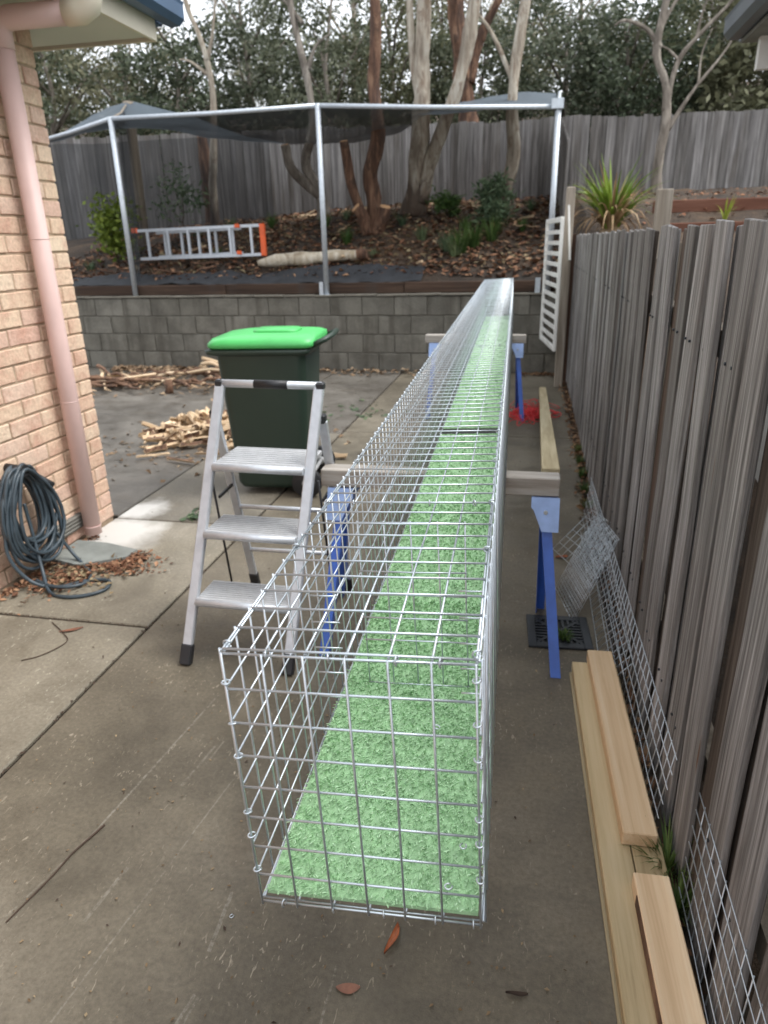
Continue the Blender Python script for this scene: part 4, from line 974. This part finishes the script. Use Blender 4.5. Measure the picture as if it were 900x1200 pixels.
def gum(label, stems, mat, crown=None, stubs=(), group=None, name='gum_tree', base=None):
    """stems: list of (points, r0, r1); stubs: cut limbs"""
    p0 = Vector(stems[0][0][0]); t = thing(name, label, 'tree', p0, 0, group)
    for pts, r0, r1 in stems:
        b = MB(); sp = smooth([Vector(p) - p0 for p in pts], 6); n = len(sp)
        b.tube(sp, [.84 * (r0 + (r1 - r0) * i / (n - 1)) * (1 + .4 * max(0, 1 - i / 5)) * (1 + .10 * noise.noise((i * .9, r0 * 50, 0))) for i in range(n)], 16, wob=.5)
        b.build('trunk' if r0 > .05 else 'limb', M[mat], t)
    for pts, r0 in stubs:
        b = MB(); sp = smooth([Vector(p) - p0 for p in pts], 5); b.tube(sp, [r0 * (1.15 - .15 * i / len(sp)) for i in range(len(sp))], 12, wob=.25); so = b.build('cut_limb', M[mat], t)
        d = (sp[-1] - sp[-2]).normalized(); b = MB(); b.tube([sp[-1] - d * .01, sp[-1] + d * .012], [r0 * .98, r0 * .85], 12, wob=.2); b.build('sawn_end', M['cut_wood'], so)
    if crown:
        cx, cy, cz, rx, rz, n, seed = crown
        me = leaf_cloud('crown', [(a + cx - p0.x, b_ + cy - p0.y, c + cz - p0.z, q) for a, b_, c, q in clumps(seed, n, rx, rx, rz, 0, .28)], 60, 0, .15, .02, M['gum'], seed, .7); link('crown', me, t)
    return t
gum('slim pale gum with a thick tan stump beside it, left of the lying ladder', [([(-5.75, 12.9, 1.75), (-5.72, 12.9, 2.6), (-5.62, 12.9, 3.4), (-5.55, 12.9, 4.1), (-5.68, 12.9, 4.8), (-5.9, 12.9, 5.5), (-5.85, 13, 6.6)], .085, .03), ([(-5.62, 12.9, 4.3), (-5.9, 12.9, 4.5), (-6.1, 12.9, 4.55)], .03, .012), ([(-5.6, 12.9, 4.5), (-5.45, 12.9, 4.9), (-5.35, 13, 5.6)], .04, .015)], 'trunk_pale', (-5.9, 13, 7.2, 1.1, .9, 14, 5))
gum('thick tan tree stump standing against the back fence', [([(-5.92, 13.2, 1.7), (-5.94, 13.2, 2.5), (-5.98, 13.2, 3.5)], .13, .115)], 'trunk_red')
gum('crooked slender gum with a broken side limb above the ladder end', [([(-3.45, 12.1, 1.95), (-3.5, 12.1, 2.35), (-3.72, 12.1, 2.8), (-3.58, 12.1, 3.3), (-3.6, 12.1, 3.9), (-3.74, 12.1, 4.5), (-3.82, 12.1, 5.2), (-3.7, 12.2, 6.4)], .10, .04), ([(-3.6, 12.1, 4.1), (-3.45, 12.1, 4.4), (-3.2, 12.1, 4.55)], .035, .012), ([(-3.65, 12.1, 4.7), (-3.9, 12.1, 5.0), (-4.3, 12.1, 5.3)], .03, .012)], 'trunk_grey', (-3.6, 12.4, 7.2, 1.4, 1, 24, 6), [([(-3.5, 12.1, 2.3), (-3.75, 12.05, 2.52), (-3.95, 12.0, 2.75), (-4.02, 12, 3.05)], .07)])
gum('red brown peeling gum with freshly sawn limbs round its base', [([(-2.42, 11.05, 1.6), (-2.38, 11.05, 2.1), (-2.42, 11.05, 2.55), (-2.30, 11.05, 3.0), (-2.34, 11.05, 3.6), (-2.30, 11.05, 4.2), (-2.32, 11.1, 5.0), (-2.25, 11.1, 6.5)], .135, .07)], 'trunk_red', (-2.3, 11.3, 7.6, 1.5, 1.1, 26, 7), [([(-2.44, 11.0, 1.75), (-2.58, 10.95, 2.05), (-2.70, 10.95, 2.45), (-2.78, 10.95, 2.93)], .065), ([(-2.36, 10.98, 1.7), (-2.22, 10.9, 1.9), (-2.17, 10.86, 2.05)], .085), ([(-2.45, 10.95, 1.7), (-2.52, 10.85, 1.95), (-2.60, 10.8, 2.05)], .08)])
gum('pale twin stemmed gum on the slope', [([(-1.95, 12, 1.95), (-1.9, 12, 2.4), (-1.84, 12, 3.1), (-1.8, 12, 3.9), (-1.78, 12, 4.7), (-1.85, 12.1, 6)], .17, .11), ([(-1.85, 12, 2.15), (-1.66, 12, 2.75), (-1.42, 12, 3.3), (-1.18, 12, 4.0), (-1.03, 12, 4.8), (-.95, 12, 5.8)], .13, .09), ([(-1.82, 12, 3.5), (-1.95, 12, 4.3), (-2.0, 12, 5.2)], .08, .05)], 'trunk_pale', (-1.5, 12.4, 7.6, 1.8, 1.2, 30, 8), )
gum('dark red stringy gum standing behind the back fence', [([(-1.25, 14.9, 2.3), (-1.35, 14.9, 3.5), (-1.5, 14.9, 4.6), (-1.62, 14.9, 5.8), (-1.5, 15, 7.6)], .24, .13), ([(-1.4, 14.9, 4.3), (-1.15, 14.9, 5.0), (-.8, 14.9, 5.6)], .12, .07)], 'trunk_red', (-1.4, 15.3, 8.6, 2.0, 1.4, 30, 9))
gum('pale slanting gum with a dark charred base near the dividing fence', [([(-.45, 12.1, 1.9), (-.50, 12.1, 2.3), (-.40, 12.1, 2.75), (-.45, 12.1, 3.3), (-.42, 12.1, 4.0), (-.30, 12.1, 5.0), (-.25, 12.2, 6.2)], .125, .07), ([(-.42, 12.1, 3.7), (-.8, 12.1, 4.4), (-1.2, 12.2, 4.85)], .04, .02)], 'trunk_pale', (-.2, 12.5, 7.3, 1.4, 1.1, 22, 10))
bt = gum('bare leafless tree standing behind the agapanthus and the red sleepers', [([(1.78, 12.4, 2.0), (1.76, 12.4, 2.6), (1.8, 12.4, 3.1), (1.76, 12.4, 3.6), (1.58, 12.4, 4.05), (1.62, 12.4, 4.6), (1.75, 12.4, 5.2), (1.8, 12.4, 6)], .085, .04),
     ([(1.78, 12.4, 3.3), (1.88, 12.4, 3.9), (2.15, 12.4, 4.25), (2.5, 12.5, 4.6), (2.75, 12.5, 4.95)], .045, .018), ([(1.62, 12.4, 4.1), (1.4, 12.4, 4.35), (1.1, 12.3, 4.45), (.95, 12.3, 4.4)], .04, .014), ([(1.60, 12.4, 4.35), (1.8, 12.4, 4.7), (2.1, 12.4, 4.95)], .03, .012),
     ([(1.85, 12.4, 3.05), (2.15, 12.4, 3.55), (2.5, 12.4, 4.0), (2.7, 12.4, 4.4)], .03, .012), ([(2.1, 12.4, 4.2), (2.15, 12.4, 4.55), (2.3, 12.4, 4.9)], .02, .008), ([(2.2, 12.4, 3.6), (2.2, 12.4, 4.0), (2.3, 12.4, 4.3)], .015, .006), ([(1.88, 12.4, 3.95), (1.7, 12.4, 4.1), (1.5, 12.4, 4.15)], .02, .006)], 'trunk_grey', None, (), None, 'bare_tree')
# shrubs on the slope
def shrub(label, x, y, r_, h, mat, n, per, L, W, seed, stem=True):
    z = terrain(x, y); t = thing('shrub', label, 'shrub', (x, y, z - .02))
    link('foliage', leaf_cloud('foliage', clumps(seed, n, r_, r_, h / 2, h * .55, r_ * .25), per, 0, L, W, M[mat], seed, -.1), t)
    if stem: link('stem', limb_mesh(seed, h * .7, .015, M['twig'], .1, 4), t)
shrub('yellow green leafy shrub behind the left pole of the shade frame', -6.35, 10.5, .34, .95, 'bright', 30, 45, .09, .025, 1)
shrub('thin grey green sapling above the lying ladder', -5.75, 11.6, .36, 1.15, 'greygreen', 16, 26, .11, .018, 2)
shrub('low green bush near the pale slanting gum', -.62, 11.2, .26, .62, 'greygreen', 26, 50, .12, .016, 3)
shrub('small dark green bush at the foot of the pale twin stemmed gum', -1.35, 11.7, .22, .4, 'grass', 14, 40, .10, .014, 4)
shrub('broad leaved green shrub beyond the right fence near the grey gutter', 3.75, 15.4, .9, 3.2, 'gum_olive', 60, 70, .17, .04, 6)
def tuft_mesh(seed, n, h, spread, wd, mat, bend=1.0, segs=4):
    r_ = random.Random(seed); b = MB()
    for k in range(n):
        a = r_.uniform(0, 6.28); r0 = spread * .25 * r_.random(); l = h * r_.uniform(.6, 1.15); out = r_.uniform(.15, 1.0) * bend; vs = []; w0 = wd * r_.uniform(.7, 1.2)
        px, pz = r0, 0.0; ang = 1.45 - .25 * out
        for i in range(segs + 1):
            t_ = i / segs; ww = w0 * (1 - t_ ** 2 * .95); c_, s_ = math.cos(a), math.sin(a)
            vs += [(px * c_ - s_ * ww, px * s_ + c_ * ww, pz), (px * c_ + s_ * ww, px * s_ - c_ * ww, pz)]
            px += math.cos(ang) * l / segs; pz += math.sin(ang) * l / segs; ang -= out * 1.5 / segs
        b.add(vs, [(2 * i, 2 * i + 1, 2 * i + 3, 2 * i + 2) for i in range(segs)], 0, True)
    return b.mesh('blades', mat)
def tuft(name, label, x, y, z, me, s_=1, cat='grass', group=None):
    t = thing(name, label, cat, (x, y, z), random.uniform(0, 6), group); t.scale = (s_, s_, s_); link('blades', me, t); return t
g1 = tuft_mesh(1, 90, .30, .25, .006, M['grass']); g2 = tuft_mesh(2, 120, .16, .2, .0035, M['grass'], 1.1); g3 = tuft_mesh(3, 60, .24, .3, .007, M['greygreen'])
for k, (x, y, s_) in enumerate(((-1.0, 10.15, 1.35), (-1.2, 10.3, 1.2), (-.85, 10.35, 1.4), (-1.05, 10.05, 1.2), (-.6, 10.6, 1.3), (-1.6, 10.7, 1.0), (-2.7, 10.6, .9), (-2.0, 11.3, .8), (-3.3, 11.6, .9), (-3.0, 11.8, .8), (-4.3, 11.9, .9), (-2.2, 10.1, .6), (-.2, 11.0, .7), (-.1, 11.9, .8), (-1.0, 11.0, .8), (-6.6, 10.1, .8), (-4.6, 10.3, .7), (-5.2, 12.3, .9))):
    tuft('grass_tuft', 'clump of green grass growing in the leaf litter on the slope', x, y, terrain(x, y) - .01, (g1, g3)[k % 2], s_, 'grass', 'grass clumps on the slope')
tuft('grass_tuft', 'dark green grass tuft growing between the pine boards and the fence', .425, 1.50, .0, g2, .75)
tuft('grass_tuft', 'thin green grass blades growing beside the bark edged pine block', .43, 1.38, .0, g2, .6)
tuft('grass_tuft', 'small green weed growing in the drain grate slots', .20, 2.63, .004, tuft_mesh(6, 70, .05, .09, .004, M['grass'], 1.4), 1, 'weed')
for k in range(5):
    tuft('grass_tuft', 'small weed growing along the fence foot by the leaning mesh', .40 + .02 * random.random(), 4.2 + k * .32, 0, g2, .5, 'weed', 'weeds at the fence foot')
ag = thing('strappy_plant', 'yellow green agapanthus clump with dead straw skirt beyond the fence', 'plant', (.80, 8.6, 1.48))
link('leaves', tuft_mesh(12, 95, .80, .30, .024, M['strap'], 1.25, 6), ag, (0, 0, .14)); link('dead_leaves', tuft_mesh(13, 120, .70, .26, .016, M['straw'], 2.0, 5), ag, (0, 0, .12))
b = MB(); b.tube([(0, 0, -.1), (0, 0, .08), (0, 0, .22)], [.16, .15, .06], 10, wob=.4); b.build('crown_base', M['straw'], ag)
sp = thing('timber_bollard', 'short weathered grey timber post standing beside the agapanthus clump', 'post', (1.23, 8.0, 1.3)); b = MB(); b.box((0, 0, .34), (.15, .10, .72)); b.build('shaft', M['old_post'], sp, bevel=.006)
for yy, z, lab in ((8.95, 1.60, 'lower red brown timber sleeper edging the raised bed beyond the fence'), (9.55, 1.86, 'upper red brown timber sleeper edging the raised bed beyond the fence')):
    b = MB(); b.box((0, 0, 0), (5.2, .08, .14)); o = b.build('garden_sleeper', M['red_sleeper'], None, (3.95, yy, z + .03), bevel=.008); tag(o, lab, 'sleeper')
tuft('strappy_plant', 'small green strappy seedling in the raised bed between red sleepers', 2.1, 9.25, 1.72, tuft_mesh(14, 26, .26, .1, .010, M['strap'], .9), 1, 'plant')

# ------------------------------------------------------------------ leaf litter and small things on the ground
def litter(name, mat, spots, seed, L=(.02, .05), parent=None):
    r_ = random.Random(seed); V = []; F = []
    for (x, y, z) in spots:
        a = r_.uniform(0, 6.28); l = r_.uniform(*L); w_ = l * r_.uniform(.18, .34); d = Vector((math.cos(a), math.sin(a), r_.gauss(0, .25))).normalized(); u = Vector((-math.sin(a), math.cos(a), r_.gauss(0, .35))).normalized(); p = Vector((x, y, z + .004)); i = len(V)
        lift = abs(r_.gauss(0, .15)) * l
        V += [tuple(p - d * l * .5), tuple(p + u * w_ + Vector((0, 0, lift))), tuple(p + d * l * .5 + Vector((0, 0, lift * .5))), tuple(p - u * w_ + Vector((0, 0, lift)))]; F.append((i, i + 1, i + 2, i + 3))
    me = bpy.data.meshes.new(name); me.from_pydata(V, [], F); me.materials.append(mat); me.update(); o = link(name, me, parent); tag(o, kind='stuff'); return o
rl = random.Random(77)
def scatter(n, fx, fy, fz=lambda x, y: 0): 
    out = []
    for _ in range(n): x, y = fx(), fy(); out.append((x, y, fz(x, y)))
    return out
tz = lambda x, y: terrain(x, y) + rl.uniform(0, .03)
tag(litter('leaf_litter', M['litter'], scatter(7000, lambda: rl.uniform(-7.5, .3), lambda: 9.4 + 4.5 * rl.random() ** 1.3, tz), 1, (.04, .12)), 'red brown leaf litter covering the garden slope', 'leaves')
tag(litter('leaf_litter', M['litter_pale'], scatter(2200, lambda: rl.uniform(-6, .3), lambda: 9.6 + 3.6 * rl.random(), tz), 2, (.04, .14)), 'pale straw coloured leaf litter on the garden slope', 'leaves')
hl = [(x, y, rl.uniform(0, .012)) for x, y in ((-2.12 + rl.gauss(0, .12), 2.98 + rl.gauss(0, .05)) for _ in range(420))] + [(x, y, rl.uniform(0, .014)) for x, y in ((-2.30 + rl.gauss(0, .09), 2.80 + rl.gauss(0, .09)) for _ in range(420)) if x > -2.48] + [(-2.46 + abs(rl.gauss(0, .03)), rl.uniform(2.2, 3.35), rl.uniform(0, .015)) for _ in range(260)] + [(-2.03 + rl.gauss(0, .04), 3.09 + rl.gauss(0, .03), rl.uniform(0, .015)) for _ in range(160)]
tag(litter('leaf_litter', M['litter'], hl, 3, (.015, .045)), 'dark red dead leaves drifted round the slab and hose loop', 'leaves')
tag(litter('leaf_litter', M['litter_pale'], scatter(160, lambda: -2.25 + rl.gauss(0, .12), lambda: 2.86 + rl.gauss(0, .09), lambda x, y: rl.uniform(.005, .014)), 4, (.02, .05)), 'orange tan dead leaves under the hose loop', 'leaves')
fl = scatter(900, lambda: .445 - abs(rl.gauss(0, .045)), lambda: rl.uniform(3.2, 8.9), lambda x, y: rl.uniform(0, .02)) + scatter(220, lambda: rl.uniform(-.1, .4), lambda: 8.9 - abs(rl.gauss(0, .1)), lambda x, y: rl.uniform(0, .02)) + scatter(150, lambda: .44 - abs(rl.gauss(0, .02)), lambda: rl.uniform(.5, 3.2), lambda x, y: 0)
tag(litter('leaf_litter', M['litter'], fl, 5, (.02, .06)), 'brown leaf litter gathered along the paling fence foot', 'leaves')
wl = scatter(700, lambda: -5.6 + 4.6 * rl.random() ** 1.8, lambda: 8.95 - abs(rl.gauss(0, .16)), lambda x, y: rl.uniform(0, .03)) + scatter(700, lambda: rl.uniform(-5.6, -3.1), lambda: 8.0 + rl.gauss(0, .4), lambda x, y: rl.uniform(0, .04))
wl = [p for p in wl if p[1] < 8.97]
tag(litter('leaf_litter', M['litter_pale'], wl, 6, (.03, .12)), 'pale chips and bark scattered along the block wall foot', 'leaves')
pc = scatter(420, lambda: -2.7 + rl.gauss(0, .45), lambda: 5.45 + rl.gauss(0, .42), lambda x, y: 0)
tag(litter('leaf_litter', M['litter_pale'], pc, 7, (.02, .07)), 'wood chips scattered round the firewood heap', 'chips')
pv = [p for p in scatter(240, lambda: rl.uniform(-2.4, .38), lambda: .8 + 8 * rl.random() ** 1.1, lambda x, y: 0)]
tag(litter('leaf_litter', M['twig'], pv, 8, (.004, .018)), 'small dark specks and twigs strewn over the concrete', 'debris')
tag(litter('leaf_litter', M['litter_pale'], scatter(420, lambda: rl.uniform(-1.55, .3), lambda: .75 + 2.2 * rl.random() ** 1.4, lambda x, y: 0), 9, (.004, .014)), 'fine pale chips strewn over the driveway concrete', 'debris')
tag(litter('leaf_litter', M['litter'], scatter(900, lambda: rl.uniform(.6, 5), lambda: rl.uniform(8.2, 12.5), lambda x, y: terrain(x, y) + rl.uniform(0, .02)), 21, (.03, .09)), 'dead leaves lying in the raised bed beyond the paling fence', 'leaves')
# joints filled with dirt and scraps
tag(litter('leaf_litter', M['twig'], scatter(420, lambda: -1.6 + rl.gauss(0, .004), lambda: rl.uniform(.6, 6.5), lambda x, y: -.006) + scatter(160, lambda: rl.uniform(-2.48, -1.6), lambda: 2.44 + rl.gauss(0, .004), lambda x, y: -.006), 10, (.004, .016)), 'dark dirt and scraps caught in the driveway joints', 'debris')
def single_leaf(label, x, y, a, L, W, mat, curl=.008):
    b = MB(); n = 8; vs = []
    for i in range(n + 1):
        t_ = i / n; ww = W * math.sin(math.pi * min(1, t_ * .96 + .02)) ** .8; bx = L * (t_ - .5); by = .15 * L * (t_ - .5) ** 2 * 2
        vs += [(bx, by - ww, curl * (1 + .4 * math.sin(t_ * 5))), (bx, by, .002 + .002 * math.sin(t_ * 4)), (bx, by + ww, curl)]
    b.add(vs, [(3 * i + j, 3 * i + j + 1, 3 * i + j + 4, 3 * i + j + 3) for i in range(n) for j in (0, 1)], 0, True)
    o = b.build('fallen_leaf', mat, None, (x, y, .001), (0, 0, a)); tag(o, label, 'leaf')
single_leaf('curled orange gum leaf lying below the mesh tunnel end', -.248, 1.17, 1.35, .085, .009, M['leaf_orange'], .012)
single_leaf('flat red brown leaf lying on the driveway below the orange curled leaf', -.328, 1.035, .2, .055, .013, M['leaf_brown'], .004)
single_leaf('small dark curled leaf lying near the long pine boards', .045, 1.09, .1, .05, .006, M['twig'], .008)
single_leaf('tan gum leaf lying by the bundle of small mesh panels', .22, 3.45, .4, .07, .016, M['leaf_orange'], .01)
single_leaf('pale tan gum leaf lying on the pale slab near the joint', -1.92, 2.35, .6, .10, .012, M['leaf_brown'], .006)
b = MB(); b.tube(smooth([(-1.212, 1.04, .003), (-1.20, 1.10, .004), (-1.183, 1.19, .004), (-1.175, 1.26, .005), (-1.155, 1.33, .005), (-1.145, 1.37, .004)], 4), [.002 + .0015 * (i / 20) for i in range(21)], 6); tag(b.build('fallen_twig', M['twig']), 'thin dark twig lying along a pale scratch on the driveway', 'twig')
b = MB(); b.tube(smooth([(-2.05, 2.40, .004), (-1.95, 2.33, .005), (-1.88, 2.26, .005), (-1.92, 2.15, .004), (-1.98, 2.1, .003)], 4), .0022, 6); tag(b.build('fallen_twig', M['twig']), 'bent brown twig lying on the pale slab near the joint', 'twig')
gl = [(rl.gauss(-1.62, .22), rl.gauss(6.6, .22), 0) for _ in range(40)]
tag(litter('green_clippings', M['greygreen'], gl, 12, (.03, .10)), 'green leaf clippings lying on the concrete beside the bin', 'leaves')
gl = [(rl.gauss(-2.0, .05), rl.gauss(3.72, .05), 0) for _ in range(14)]
tag(litter('green_clippings', M['greygreen'], gl, 13, (.05, .12)), 'green gum sprig lying on the slab beyond the house corner', 'leaves')
for ob in [o for o in bpy.data.objects if o.get('kind') == 'stuff' and o.parent is None and o.get('category')]: pass
